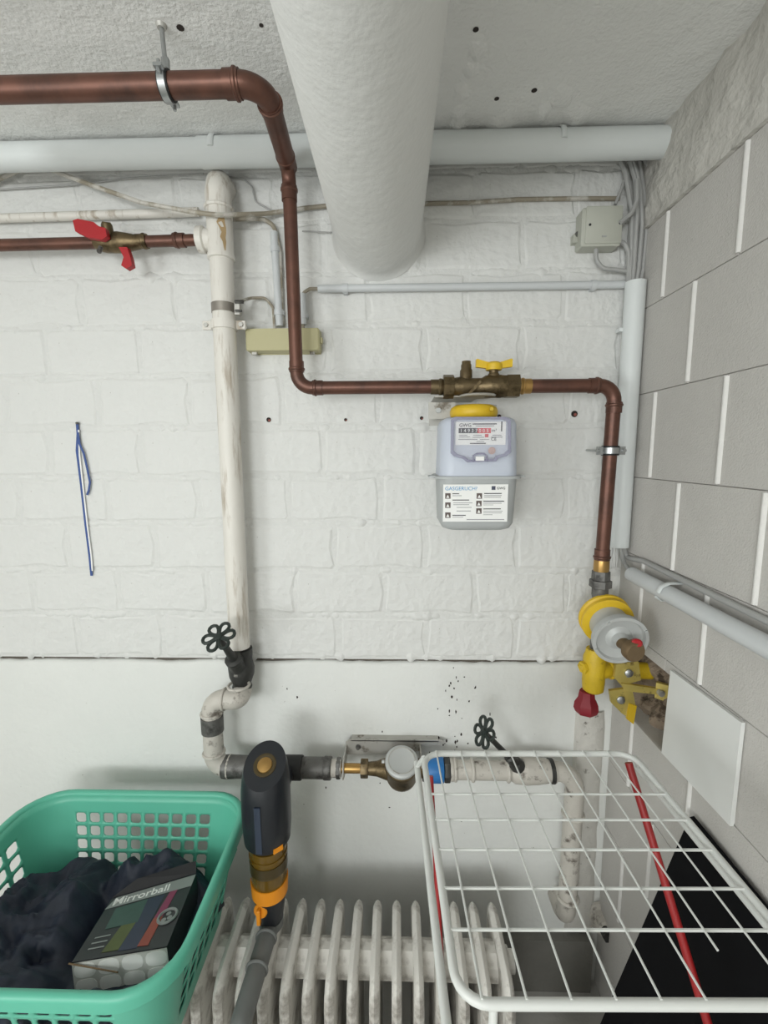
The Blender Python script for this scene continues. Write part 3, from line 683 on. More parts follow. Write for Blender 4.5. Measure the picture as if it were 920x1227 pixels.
MB().box((wx+RW+.012, yw-.010, z2-.004), (.014, .016, .034)).build('terminal', 'steeld', k2)
MB().cyl((wx+RW+.008, yw-.02, z2+.012), (wx+RW+.032, yw-.02, z2+.012), .005, n=6).build('terminal_bolt', 'greyiron', k2)
MB().cyl((wx+RW+.008, yw-.02, z2-.012), (wx+RW+.026, yw-.02, z2-.012), .004, n=6).build('terminal_bolt', 'greyiron', k2)
MB().tube([(wx+RW+.02, yw-.02, z2+.012), at(300, 357, -.03), at(318, 357, -.02), at(327, 368, -.015), at(329, 396, -.02)], .0042, 8, fillet=.02).build('earth_cable', 'oldcable', k2)
# copper branch with red ball valve
cbz = zt
b0 = at(-60, 297, yw); b1 = V((wx-.062, yw, zt)); b0.z = zt-.006
cbp_ = thing('copper_branch_pipe', 'thin copper pipe with red-handled ball valve left of the white riser', 'pipe', b0)
xv0, xv1 = at(116, 292, yw).x, at(165, 290, yw).x
MB().tube([b0, V((xv0, yw, zt-.003))], .0155, 16).build('pipe', 'copper', cbp_)
MB().tube([V((xv1, yw, zt-.002)), b1], .0150, 16).build('pipe', 'copper', cbp_)
collar((at(215, 287, yw).x, yw, zt), ex, .0165, .03, 'copper', cbp_, 'solder_fitting')
collar((xv1+.012, yw, zt-.001), -ex, .0165, .03, 'brass', cbp_, 'solder_fitting')
MB().lathe((xv0-.004, yw, zt-.003), ex, [(0, .017), (.012, .022), (.03, .026), (.07, .027), (.09, .024), (.12, .018), (xv1-xv0+.01, .017)], 18).build('valve_body', 'brass', cbp_)
va = at(137, 276, yw-.02); MB().lathe((at(133, 288, yw).x, yw-.01, zt), (.15, -.4, 1), [(0, .016), (.035, .014), (.042, .010)], 12).build('valve_bonnet', 'brass', cbp_)
vh = [at(u, v, -.115) for u, v in ((87, 264), (90, 277), (104, 284), (122, 287), (128, 283), (126, 273), (118, 271), (112, 266), (93, 262))]
MB().prism(vh, (0, .016, 0)).build('lever_handle', 'red', cbp_, smooth=0)
MB().prism([at(u, v, -.1) for u, v in ((142, 296), (152, 296), (156, 308), (158, 318), (151, 322), (145, 318), (148, 308))], (0, .018, 0)).build('drain_cap', 'red', cbp_, smooth=0)
MB().lathe(at(121, 296, yw-.026), (-.3, -.3, -1), [(0, .006), (.016, .006), (.018, .004)], 8).build('drain_screw', 'greyiron', cbp_)

# ================================================================== CABLES AND CONDUITS ON THE BACK WALL
def cable(pts, r, m, name, label, cat='cable', yy=-.012, group=None, fil=.06):
    P = [at(u, v, yy if len(t) == 0 else t[0]) for u, v, *t in pts]
    return tag(MB().tube(P, r, 8, fillet=fil, seg=5).build(name, m), label, cat, group)
cable([(-40, 232, -.02), (0, 214, -.03), (25, 203, -.03), (60, 203, -.03), (110, 222, -.06), (170, 243, -.09), (230, 254, -.115), (262, 258, -.118), (320, 256, -.03), (360, 250, -.015), (398, 246, -.012), (470, 248, -.008), (505, 244, -.008), (560, 243, -.008), (620, 239, -.008), (690, 238, -.008), (742, 238, -.008)], .0062, 'oldcable', 'wall_cable', 'old beige cable sagging across the whole top of the wall')
cable([(-40, 230), (0, 227), (80, 222), (160, 213), (244, 208)], .0022, 'cable', 'thin_wire', 'thin grey wire rising to the top of the white riser', fil=.1)
cable([(272, 212), (292, 214), (302, 224), (306, 242), (325, 252), (345, 254)], .0022, 'cable', 'thin_wire', 'thin looping wire right of the riser top', fil=.02)
cable([(275, 263, -.02), (315, 262, -.02), (328, 270, -.02), (335, 300, -.016), (338, 390, -.016)], .006, 'oldcable', 'drop_cable', 'beige cable bending down into the khaki box', fil=.03)
cable([(362, 277), (410, 279)], .0018, 'cable', 'thin_wire', 'thin straight wire between copper pipe and duct')
c = [at(-40, 263, -.022), at(238, 254, -.022)]
tag(MB().tube(c, .012, 12).build('wall_conduit', 'wpipe'), 'white painted conduit behind the red-handled valve', 'conduit')
def conduit(name, label, a, b, r, clips=(), m='conduit', par=None, cm='conduit', y=None, axis='z'):
    root = thing(name, label, 'conduit', b if b.z < a.z else a)
    MB().tube([a, b], r, 14).build('pipe', m, root)
    for t in clips:
        c = a.lerp(b, t); d = (b-a).normalized()
        MB().lathe(c-d*.008, d, [(0, r), (0, r*1.22), (.016, r*1.22), (.016, r)], 16).build('clip', cm, root)
        MB().box(c+V((0, -c.y/2*.9, 0)), (.012 if abs(d.z) < .5 else r*2.6, abs(c.y)*.9, .012 if abs(d.z) > .5 else r*2.6)).build('clip_base', cm, root)
    return root
conduit('vertical_conduit', 'short grey vertical conduit above the khaki box', at(328, 278, -.022), at(335, 391, -.022), .0105, (.18, .85))
conduit('vertical_conduit', 'short grey conduit stub just right of the copper pipe above the khaki box', at(362, 352, -.022), at(363, 389, -.022), .0105, (.7,))
a = at(381, 346, -.022); b = at(748, 341, -.022); b.z = a.z
conduit('horizontal_conduit', 'long thin grey conduit running level across the wall above the meter', a, b, .0105, (.09, .9))
tag(MB().tube([a+V((.01, 0, 0)), a+V((-.025, 0, 0)), at(362, 352, -.02), at(363, 395, -.02)], .0052, 8, fillet=.02).build('conduit_cable', 'oldcable'), 'olive cable leaving the end of the long level conduit', 'cable')
kb0, kb1 = at(294, 394, -.045), at(383, 420, -.045)
kb = thing('junction_box', 'long khaki junction box behind the copper pipe', 'junction box', ((kb0.x+kb1.x)/2, -.025, kb1.z))
MB().box(((kb0.x+kb1.x)/2, -.027, (kb0.z+kb1.z)/2), (kb1.x-kb0.x, .046, kb0.z-kb1.z), ch=.004).build('box_lid', 'khaki', kb)
MB().box(((kb0.x+kb1.x)/2, -.004, (kb0.z+kb1.z)/2), (kb1.x-kb0.x-.006, .008, kb0.z-kb1.z+.004)).build('box_base', 'khaki', kb)
for u in (305, 374):
    p = at(u, 421, -.03); MB().box((p.x, -.028, kb1.z-.003), (.014, .014, .008)).build('box_foot', 'steeld', kb)
MB().box((kb1.x+.003, -.026, (kb0.z+kb1.z)/2), (.006, .014, .016)).build('side_latch', 'khaki', kb)
# ---- right corner: junction box, cable bundle, big conduit
jb0, jb1 = at(703, 247, -.055), at(744, 291, -.055); jc = (jb0+jb1)/2
jb = thing('junction_box', 'square pale grey junction box in the upper right corner', 'junction box', (jc.x, -.03, jb1.z))
jw, jh = jb1.x-jb0.x, jb0.z-jb1.z
MB().box((jc.x-.004, -.027, jc.z-.003), (jw+.010, .050, jh+.004), ch=.004).build('box_base', 'boxgrey', jb)
MB().box((jc.x, -.054, jc.z), (jw, .006, jh), ch=.002).build('box_lid', 'boxgrey', jb)
for u, v in ((707, 269), (743, 267)):
    p = at(u, v, -.058); MB().cyl(p, p+V((0, .004, 0)), .0035, n=10).build('lid_screw', 'ink', jb)
p = at(724, 283, -.058); MB().box((p.x, -.0575, p.z), (.012, .002, .004)).build('emblem', 'cable', jb)
p = at(692, 281, -.02); MB().lathe(p+V((0, .012, 0)), (0, -1, 0), [(0, .008), (.014, .008)], 12).build('side_screw', 'greyiron', jb)
MB().box((jb0.x-.012, -.012, jc.z-.02), (.018, .02, .022)).build('side_lug', 'boxgrey', jb)
ZT = ZC-.004
bun = [  # cables dropping from the ceiling to the big conduit
 ([(741, 188, -.03), (749, 205, -.03), (757, 255, -.03), (756, 300, -.03), (754, 345, -.04)], 'leftmost cable of the bundle entering the tall conduit'),
 ([(752, 185, -.03), (761, 215, -.03), (763, 260, -.035), (760, 310, -.035), (757, 345, -.04)], 'second cable of the bundle entering the tall conduit'),
 ([(756, 185, -.03), (767, 225, -.03), (769, 270, -.03), (765, 320, -.035), (761, 345, -.04)], 'third cable of the bundle entering the tall conduit'),
 ([(764, 185, -.02), (772, 235, -.02), (774, 280, -.025), (769, 330, -.03), (764, 345, -.04)], 'rightmost cable of the bundle entering the tall conduit'),
]
for pts, lab in bun: cable(pts, .0062, 'cable', 'bundle_cable', lab, group='cables dropping into the tall corner conduit', fil=.08)
cable([(768, 184, -.02), (777, 200, -.02), (779, 220, -.02), (774, 240, -.02)], .0055, 'cable', 'loop_cable', 'short looped cable beside the right wall near the ceiling', fil=.03)
cable([(744, 187, -.02), (751, 205, -.02), (745, 225, -.02), (737, 245, -.02)], .0045, 'cable', 'box_cable', 'thin cable running down into the top of the square junction box', fil=.05)
cable([(763, 215, -.045), (763, 240, -.05), (757, 255, -.055), (743, 267, -.060)], .0058, 'cable', 'box_cable', 'grey cable curving to the lid side of the square junction box', fil=.02)
cable([(714, 293, -.03), (714, 312, -.03), (722, 322, -.03), (737, 323, -.03), (750, 325, -.03)], .0062, 'cable', 'box_cable', 'grey cable looping out of the bottom of the square junction box', fil=.03)
cable([(738, 289, -.03), (748, 291, -.03), (753, 302, -.032), (753, 345, -.035)], .0062, 'cable', 'box_cable', 'grey cable leaving the lower right corner of the square junction box', fil=.03)
a, b = at(757, 338, -.042), at(744, 655, -.042); xm = (a.x+b.x)/2; a.x = b.x = xm+.002
bc = conduit('tall_conduit', 'tall thick pale grey conduit standing in the right corner', a, b, .0275, (), 'greyp')
for v in (395, 637):
    z = at(750, v, -.04).z
    for s in (-1, 1): MB().box((a.x+s*.031, -.03, z), (.012, .022, .010)).build('clip', 'greyp', bc)
cvp = [at(u, v, -.004) for u, v in ((770, 226), (776, 222), (779, 230), (783, 234), (781, 244), (776, 250), (772, 262), (769, 248))]
MB().prism(cvp, (0, .003, 0)).build('crevice', 'hole', wb, smooth=0)
# lower right wall conduits
ca = atx(757, 688, XR-.035); cb = atx(960, 797, XR-.035)
c3 = thing('wall_conduit', 'thick pale grey conduit sloping along the right block wall', 'conduit', cb)
MB().tube([ca, cb], .0205, 20).build('pipe', 'conduit', c3)
for u, v in ((805, 700),):
    t = (atx(800, 708, XR-.035).y-ca.y)/(cb.y-ca.y); c = ca.lerp(cb, t); d = (cb-ca).normalized()
    pts = [c + V((.034, 0, .026)), c+V((.0, 0, .0245)), c+V((-.018, 0, .016)), c+V((-.024, 0, .002))]
    MB().tube(pts, .009, 8, flat=.3, fillet=.01).build('clip', 'greyp', c3)
    MB().tube([c+V((.034, .02, -.026)), c+V((-.004, .02, -.0245)), c+V((-.016, .02, -.016))], .006, 8, flat=.4).build('clip', 'greyp', c3)
ta = atx(770, 672, XR-.010); tb = atx(960, 764, XR-.010)
tag(MB().tube([at(747, 655, -.045), at(750, 668, -.035), ta, tb], .0075, 10, fillet=.03).build('wall_cable', 'cable'), 'thin grey cable running on the block wall above the sloping conduit', 'cable')
tag(MB().tube([at(743, 650, -.040), at(746, 672, -.04), ca+V((0, .0, 0)), ca.lerp(cb, .1)], .0065, 10, fillet=.03).build('conduit_cable', 'cable'), 'grey cable bending from the tall conduit into the sloping conduit', 'cable')

# ================================================================== BLUE STRAP, WALL PLUGS
bs = thing('blue_strap', 'narrow blue and white plastic strap hanging on the white wall', 'strap', at(109, 690, -.006))
def ribbon(pts, w, y=-.006):
    m = MB(); P = [at(u, v, y) for u, v in pts]; vs = []
    for i, p in enumerate(P):
        a = P[max(i-1, 0)]; b = P[min(i+1, len(P)-1)]; t = (b-a).normalized(); s = t.cross(ey).normalized()*w/2
        vs += [p-s, p+s, p+s+V((0, .002, 0)), p-s+V((0, .002, 0))]
    n = len(P)
    m.add(vs, [[4*i+k, 4*i+(k+1) % 4, 4*i+4+(k+1) % 4, 4*i+4+k] for i in range(n-1) for k in range(4)] + [[0, 1, 2, 3], [4*n-4, 4*n-3, 4*n-2, 4*n-1]]); return m
ribbon([(92, 506), (93, 520), (92, 540), (97, 580), (102, 625), (107, 665), (109.5, 690)], .0075).build('blue_band', 'bluec', bs)
ribbon([(94, 515), (95, 545), (99.5, 585), (104.5, 630), (109, 665), (110.5, 684)], .004, -.008).build('white_edge', 'paper', bs)
ribbon([(93, 518), (95, 532), (100, 543), (104, 560), (107.5, 578), (106, 588), (104, 593)], .006, -.010).build('loose_tail', 'bluec', bs)
MB().cyl(at(92, 507, 0), at(92, 507, -.012), .004, n=8).build('nail', 'greyiron', bs)
for i, (u, v, lab, r) in enumerate(((322, 503, 'reddish drilled plug hole left, below the bend of the copper pipe', .0075), (414, 503, 'small drilled plug hole midway between copper bend and meter', .005), (505, 501, 'small drilled plug hole just left of the gas meter', .0055), (598, 499, 'dark plug hole just right of the yellow ring nut', .006), (688, 496, 'large chipped plug hole between the meter and right copper pipe', .010))):
    p = at(u, v, -.003); m = MB()
    t = thing('wall_plug', lab, 'wall plug', p, 'drilled plug holes in a row beside the meter')
    MB().lathe(p+V((0, .006, 0)), (0, -1, 0), [(0, r*.5), (.007, r)], 9).build('hole', 'hole', t)
    MB().lathe(p+V((.002, .004, -.002)), (0, -1, 0), [(0, r*.45), (.0065, r*.45), (.0065, r*.2)], 8).build('plug', mat('plug_red', (150, 84, 74), .7), t)

# ================================================================== WATER LINE BELOW
yv = -.105
def W2(u, v, y=yv): return at(u, v, y)
zl = W2(380, 920).z                                        # axis height of the level water line
wl = thing('water_line', 'painted iron water pipe with dark valve stepping left below the riser', 'pipe', W2(252, 930))
v0 = V((wx+.004, yw-.004, W(768).z))
e1 = V((wx+.004, yv, W2(290, 838).z)); e2 = V((W2(252, 850).x, yv, e1.z)); e2.x = W2(254, 860).x
e3 = V((e2.x, yv, zl)); fx0 = W2(292, 920).x
# valve body (dark, chipped)
MB().lathe(V((wx+.002, yw, W(826).z)), ez, [(0, .028), (.012, .031), (.02, .027), (.05, .038), (.075, .040), (.10, .034), (.118, .036), (.135, .036)], 14).build('valve_body', 'iron', wl)
MB().tube([V((wx+.002, yw, W(826).z)), e1+V((0, 0, .0)), e2+V((.0, 0, 0)), e3, V((fx0, yv, zl))], .0300, 20, fillet=.045, seg=7).build('pipe', 'dpipe', wl)
MB().lathe(e2+V((0, 0, -.055)), -ez, [(0, .032), (.0, .0335), (.05, .0335), (.05, .03)], 20).build('grey_sleeve', 'greyiron', wl)
for c, d in ((e2+V((0, 0, -.045)), ez), (e3+V((0, 0, .048)), ez), (e1+V((-.046, 0, 0)), ex), (e3+V((.046, 0, 0)), ex), (e1+V((0, 0, .045)), ez)):
    MB().torus(c, d, .031, .0045, 22).build('fitting_bead', 'dpipe', wl)
MB().lathe(V((W2(268, 920).x, yv, zl)), ex, [(0, .029), (.0, .0335), (.012, .035), (.06, .033), (.075, .033)], 18).build('grey_coupling', 'greyiron', wl)
def handwheel(par, c, axis, R, m='wheel'):
    x_, y_, d_ = frame(axis); mb = MB()
    for k in range(6):
        a = 2*PI*k/6+.3; u = x_*math.cos(a)+y_*math.sin(a); w_ = d_.cross(u)
        pts = []
        for j in range(14):
            t = 2*PI*j/14; rr_ = R*(.60 - .40*math.cos(t)); ww = R*.27*math.sin(t)*(1.0-.35*math.cos(t))
            pts.append(c + u*rr_ + w_*ww)
        mb.tube(pts, R*.11, 7, closed=True)
    mb.lathe(c-d_*.006, d_, [(0, R*.24), (.012, R*.24), (.014, R*.15)], 12)
    return mb.build('handwheel', m, par)
hw = at(262, 763, -.20); vb = V((wx, yw-.02, W(795).z))
axh = (hw-vb).normalized()
handwheel(wl, hw, axh, .044)
MB().lathe(vb, axh, [(0, .026), (.03, .022), (.034, .026), (.05, .026), (.054, .014), (.075, .012), ((hw-vb).length+.006, .006)], 12).build('valve_bonnet', 'iron', wl)
# --- water filter
YFI = -.30
fa = V((at(319, 960, YFI).x, YFI, 0))
def FZ(v): return at(319, v, YFI).z
ft = thing('water_filter', 'black and orange backwash water filter with amber bowl hanging over radiator', 'water filter', (fa.x, fa.y, FZ(1108)))
zt_, zk, za, zo0, zo1, ze = FZ(917), FZ(1004), FZ(1008), FZ(1046), FZ(1064), FZ(1100)
def fl_(name, m, prof, n=36, par=ft):
    return MB().lathe((fa.x, fa.y, 0), ez, prof, n).build(name, m, par)
# housing: lofted with slanted top
m = MB(); n = 40; secs = []
H = zt_-zk
for t, r in ((0, .056), (.03, .061), (.25, .0645), (.5, .065), (.75, .064), (.92, .060), (1, .055)):
    ring = []
    for i in range(n):
        a = 2*PI*i/n; x, y = math.cos(a)*r, math.sin(a)*r
        tilt = max(0, (t-.25)/.75)
        ring.append((fa.x+x, fa.y+y, zk+H*t + tilt*y*.62))
    secs.append(ring)
vs = [p for r in secs for p in r]
m.add(vs, [[r*n+i, r*n+(i+1) % n, r*n+n+(i+1) % n, r*n+n+i] for r in range(6) for i in range(n)] + [list(range(n-1, -1, -1)), list(range(6*n, 7*n))])
hs = m.build('housing', 'filt', ft, smooth=40)
nt_ = V((0, -.62, 1)).normalized(); tc_ = V((fa.x, fa.y, zt_))
MB().lathe(tc_-nt_*.001, nt_, [(0, .030), (.003, .030), (.0035, .024), (.0032, .023), (.0008, .012), (.0012, .0)], 28).build('gauge_ring', 'amberd', ft)
MB().lathe(tc_+nt_*.001, nt_, [(0, .020), (.003, .019), (.006, .010)], 20).build('brass_cap', 'brassb', ft)
MB().box((fa.x-.004, fa.y-.0645, (zk+zt_)/2-.028), (.016, .004, H*.62), Matrix.Rotation(.03, 3, 'X')).build('front_strip', mat('strip_blueblack', (44, 54, 70), .25), ft)
MB().lathe((fa.x, fa.y, zk-.004), ez, [(0, .051), (.004, .0555)], 36).build('lower_lip', 'filt', ft)
MB().box((fa.x+.038, fa.y-.043, zk+.010), (.026, .010, .014), Matrix.Rotation(.72, 3, 'Z')).build('orange_tab', 'orange', ft)
text('BWT', .012, basis((fa.x-.047, fa.y-.0505, zk+.010), (.78, -.62, 0), (0, 0, 1)), 'silver', ft) if False else None
fl_('amber_bowl', 'amber', [(zo1, .046), (zo1+.004, .0475), (za-.01, .0495), (za, .0505)])
fl_('bowl_band', 'amberd', [(FZ(1036), .0485), (FZ(1036), .0502), (FZ(1024), .0508), (FZ(1024), .049)])
fl_('bowl_ridge', 'amber', [(FZ(1020), .0495), (FZ(1020), .0515), (FZ(1017), .0515), (FZ(1017), .0495)])
fl_('orange_ring', 'orange', [(FZ(1066), .045), (FZ(1066), .0485), (FZ(1050), .0505), (FZ(1050), .046)])
fl_('base_cone', 'filt', [(ze, .030), (ze+.006, .033), (FZ(1080), .039), (FZ(1066), .046)])
kp = at(313, 1092, fa.y-.040)
MB().lathe(kp+V((0, .012, 0)), (-.15, -1, .1), [(0, .019), (.014, .019), (.017, .016)], 20).build('drain_knob', 'orange', ft)
MB().box(kp+V((-.004, -.010, -.006)), (.010, .012, .044), ch=.002).build('knob_grip', 'orange', ft)
MB().cyl((fa.x, fa.y+.03, zl), (fa.x, yv, zl), .034, n=20).build('rear_connector', 'filt', ft)
# drain under the filter, running forward over the radiator
rz = .38
dr = thing('drain_pipe', 'dark grey plastic drain pipe under the water filter', 'pipe', (fa.x, fa.y, rz))
MB().lathe((fa.x, fa.y, ze+.004), -ez, [(0, .033), (.0, .034), (.022, .033), (.026, .028), (.03, .026)], 24).build('funnel', 'drain', dr)
za_ = rz+.028
fw = V((fa.x-.008, -.56, za_+.004))
MB().tube([(fa.x, fa.y, ze-.012), (fa.x, fa.y-.012, za_), fw, fw+V((0, 0, -.34))], .0245, 20, fillet=.03).build('pipe', 'drain', dr)
for y in (-.345, -.42):
    t = (y-fa.y)/(fw.y-fa.y); MB().torus((fa.x-.008*t, y, za_+.002), ey, .0255, .004, 24).build('socket_bead', 'drain', dr)
# --- level line right of the filter: coupling, union, meter, bracket
wm = thing('water_meter', 'brass water meter with grey lid on the level water pipe', 'water meter', W2(480, 945))
def U(u): return W2(u, 918).x
def seg(par, name, m, u0, u1, r, n=20):
    return MB().lathe((U(u0), yv, zl), ex, [(0, r*.96), (.003, r), (U(u1)-U(u0)-.003, r), (U(u1)-U(u0), r*.96)], n).build(name, m, par)
cq = thing('pipe_coupling', 'grey iron union joining the filter to the water meter', 'pipe fitting', (U(380), yv, zl-.03))
seg(cq, 'black_sleeve', 'black', 340, 362, .036); seg(cq, 'coupling_body', 'greyiron', 362, 392, .031); seg(cq, 'coupling_rim', 'greyiron', 388, 397, .034)
seg(cq, 'taped_nipple', 'dpipe', 397, 409, .0265); seg(cq, 'hex_nut', 'greyiron', 403, 408, .031, 6)
seg(wm, 'tail_piece', 'brassb', 408, 438, .0145); seg(wm, 'union_nut', 'brass', 432, 441, .0275, 6)
xm_ = U(481)
MB().lathe((U(440), yv, zl), ex, [(0, .019), (.03, .022), (.06, .032), (U(510)-U(440)-.02, .030), (U(510)-U(440), .026)], 18).build('meter_inlet', 'brass', wm)
mc = V((xm_, yv-.012, zl+.006))
md = V((0, -.42, .9)).normalized()
MB().lathe(mc-md*.06, md, [(0, .018), (.008, .034), (.022, .046), (.04, .050), (.075, .049), (.080, .052), (.096, .052), (.098, .046)], 30).build('meter_body', 'brass', wm)
MB().lathe(mc+md*.036, md, [(0, .046), (.003, .050), (.012, .050), (.016, .046), (.017, .040), (.0165, .0385)], 32).build('lid', 'regul', wm)
MB().torus(mc+md*.053, md, .040, .0015, 28, 6).build('lid_rim', 'steeld', wm)
MB().lathe(mc+md*.045+V((-.052, 0, 0)), -ex, [(0, .005), (.008, .005)], 8).build('lid_hinge', 'regul', wm)
mb_ = thing('meter_mount', 'galvanised mounting bracket on the wall behind the water meter', 'bracket', (xm_, -.01, zl))
def bp(u, v): p = at(u, v, -.03); return (p.x, -.03, p.z)
MB().prism([bp(*q) for q in ((413, 904), (414, 890), (418, 886), (528, 887), (534, 890), (528, 893), (505, 893), (504, 900), (450, 904))], (0, .004, 0)).build('bracket_plate', 'steeld', mb_, smooth=0)
for u in (410, 503):
    q = at(u, 892, -.03)
    MB().prism([(U(u+1), -.028, q.z), (U(u+1), yv-.02, zl+.03), (U(u+1), yv-.028, zl-.02), (U(u+1), yv+.01, zl-.034), (U(u+1), -.028, zl-.02)], (.004, 0, 0)).build('bracket_arm', 'steeld', mb_, smooth=0)
for u in (429,):
    q = at(u, 895, -.032); MB().lathe(q, (0, -1, 0), [(0, .0085), (.002, .0085), (.002, .005), (.010, .005)], 12).build('mounting_bolt', 'greyiron', mb_)
MB().box(((U(418)+U(528))/2, -.015, at(470, 888, -.03).z), (U(528)-U(418), .03, .003)).build('bracket_flange', 'steeld', mb_)
# --- outlet side
ws = thing('water_outlet_pipe', 'dirty white iron pipe with handwheel valve behind the drying rack', 'pipe', W2(690, 1100))
seg(ws, 'black_collar', 'black', 506, 512, .034); seg(ws, 'blue_fitting', 'blue', 511, 531, .0385); seg(ws, 'hex_nut', 'iron', 532, 539, .037, 6); seg(ws, 'backnut', 'dpipe', 539, 543, .033)
xe = U(690)
jx = W2(690, 970); zbot = W2(690, 1108).z
MB().tube([(U(540), yv, zl), (xe, yv, zl), (xe, yv+.012, zbot), (xe, .02, zbot)], .0285, 22, fillet=.06, seg=8).build('pipe', 'dpipe', ws)
for u in (545, 566, 608, 663): MB().torus((U(u), yv, zl), ex, .0295, .0055, 24).build('fitting_bead', 'dpipe', ws)
MB().lathe((U(612), yv, zl), ex, [(0, .030), (.01, .036), (.045, .040), (.08, .038), (U(660)-U(612), .032)], 20).build('valve_body', 'dpipe', ws)
MB().lathe((U(658), yv, zl), ex, [(0, .033), (.0, .036), (.012, .036), (.012, .033)], 22).build('dark_ring', 'iron', ws)
MB().torus((xe, yv+.002, W2(690, 976).z), ez, .030, .0055, 24).build('fitting_bead', 'dpipe', ws)
MB().torus((xe, yv+.008, W2(690, 1078).z), ez, .030, .006, 24).build('fitting_bead', 'dpipe', ws)
hv = at(580, 877, -.21); vb = V((U(620), yv-.01, zl+.02)); axh = (hv-vb).normalized()
handwheel(ws, hv, (axh+V((-.55, 0, -.2))).normalized(), .042)
MB().lathe(vb, axh, [(0, .024), (.025, .021), (.03, .016), (.07, .015), (.075, .009), ((hv-vb).length+.004, .007)], 12).build('valve_bonnet', 'iron', ws)
# fitting at the wall near the floor + low concrete block
wfz = at(722, 1105, -.03)
wf_ = thing('wall_flange', 'dirty round pipe flange low in the corner by the outlet pipe', 'pipe fitting', (wfz.x, -.02, wfz.z-.05))
MB().lathe((wfz.x, -.004, wfz.z), (0, -1, 0), [(0, .052), (.006, .050), (.012, .034), (.05, .030), (.055, .024)], 20).build('flange', 'dpipe', wf_)
MB().lathe((wfz.x, -.05, wfz.z), (0, -1, 0), [(0, .024), (.03, .022)], 6).build('plug', 'iron', wf_)
cbk = MB(); q0, q1 = at(634, 1127, -.04), at(711, 1127, -.04)
cbk.box(((q0.x+q1.x)/2-.05, -.0205, (ZF+q0.z)/2), (q1.x-q0.x+.10, .04, q0.z-ZF))
tag(cbk.build('concrete_block', 'cblock', smooth=0), 'dark grey concrete block on the floor against the wall, right of the radiator', 'block')

# ================================================================== RADIATOR
rp0 = atz(475, 1071, rz); rf = atz(475, 1193, rz); RYB, RYF = rp0.y, rf.y
pit = .0565; x_ref = atz(475, 1071, rz).x
x_end = atz(611, 1074, rz).x
nfin = 24; i0 = -19
ra = thing('radiator', 'white cast iron column radiator below the water pipes', 'radiator', (x_ref, (RYB+RYF)/2, ZF))
dY = RYB-RYF; zbt = ZF+.06
def finmesh():
    m = MB(); n = 0
    # columns in depth: three rounded tubes joined top and bottom, drawn as one profile with two slots
    Hh = rz-zbt; w2 = .0125
    outer = [(RYF, zbt+.03), (RYF, rz-.050), (RYF+.006, rz-.026), (RYF+.028, rz-.006), (RYF+.06, rz), (RYB-.05, rz), (RYB-.022, rz-.003), (RYB-.004, rz-.016), (RYB, rz-.04), (RYB, zbt+.03), (RYB-.03, zbt), (RYF+.03, zbt)]
    def ringat(x, ins):
        cy, cz = (RYF+RYB)/2, (rz+zbt)/2
        return [(x, y+(ins if y < cy else -ins), z+(ins if z < cz else -ins)) for y, z in outer]
    k = len(outer)
    secs = [(-w2, .010), (-w2*.55, .003), (0, .0), (w2*.55, .003), (w2, .010)]
    vs = [p for x, ins in secs for p in ringat(x, ins)]
    m.add(vs, [[r*k+i, r*k+(i+1) % k, r*k+k+(i+1) % k, r*k+k+i] for r in range(4) for i in range(k)] + [list(range(k-1, -1, -1)), list(range(4*k, 5*k))])
    sh = V((0, (RYF+RYB)/2, ZF))
    return m.mesh('section', 'rad', sh, smooth=30)
def hubmesh(low):
    m = MB(); yc = (RYF+RYB)/2; sh = V((0, yc, ZF))
    prof = [(yc-.040, rz-.080), (yc-.032, rz-.046), (yc-.008, rz-.026), (yc+.022, rz-.026), (yc+.046, rz-.046), (yc+.052, rz-.080), (yc, rz-.105)]
    if low: m.cyl((-pit/2, yc, zbt+.05), (pit/2, yc, zbt+.05), .04, n=14)
    else: m.prism([(-(pit)/2, y, z) for y, z in prof], (pit, 0, 0))
    return m.mesh('nipple', 'rad', sh, smooth=30)
fm, hms = finmesh(), (hubmesh(False), hubmesh(True))
for i in range(nfin+1):
    x = x_ref + (i+i0)*pit
    o = bpy.data.objects.new('section', fm); COL.objects.link(o); o.parent = ra; o.location = (x-x_ref, 0, 0)
    if i < nfin:
        for hm in hms: o = bpy.data.objects.new('nipple', hm); COL.objects.link(o); o.parent = ra; o.location = (x-x_ref+pit/2, 0, 0)
xr_ = x_ref+(nfin+i0)*pit
MB().lathe((xr_+.01, (RYB+RYF)/2, rz-.06), ex, [(0, .034), (.012, .034), (.012, .026), (.026, .026)], 18).build('end_plug', 'rad', ra)
for x in (x_ref+(1+i0)*pit, x_ref+(nfin-2+i0)*pit):
    for y in (RYF+.03, RYB-.03): MB().lathe((x, y, ZF), ez, [(0, .017), (.03, .012), (zbt-ZF+.012, .012)], 12).build('foot', 'rad', ra)

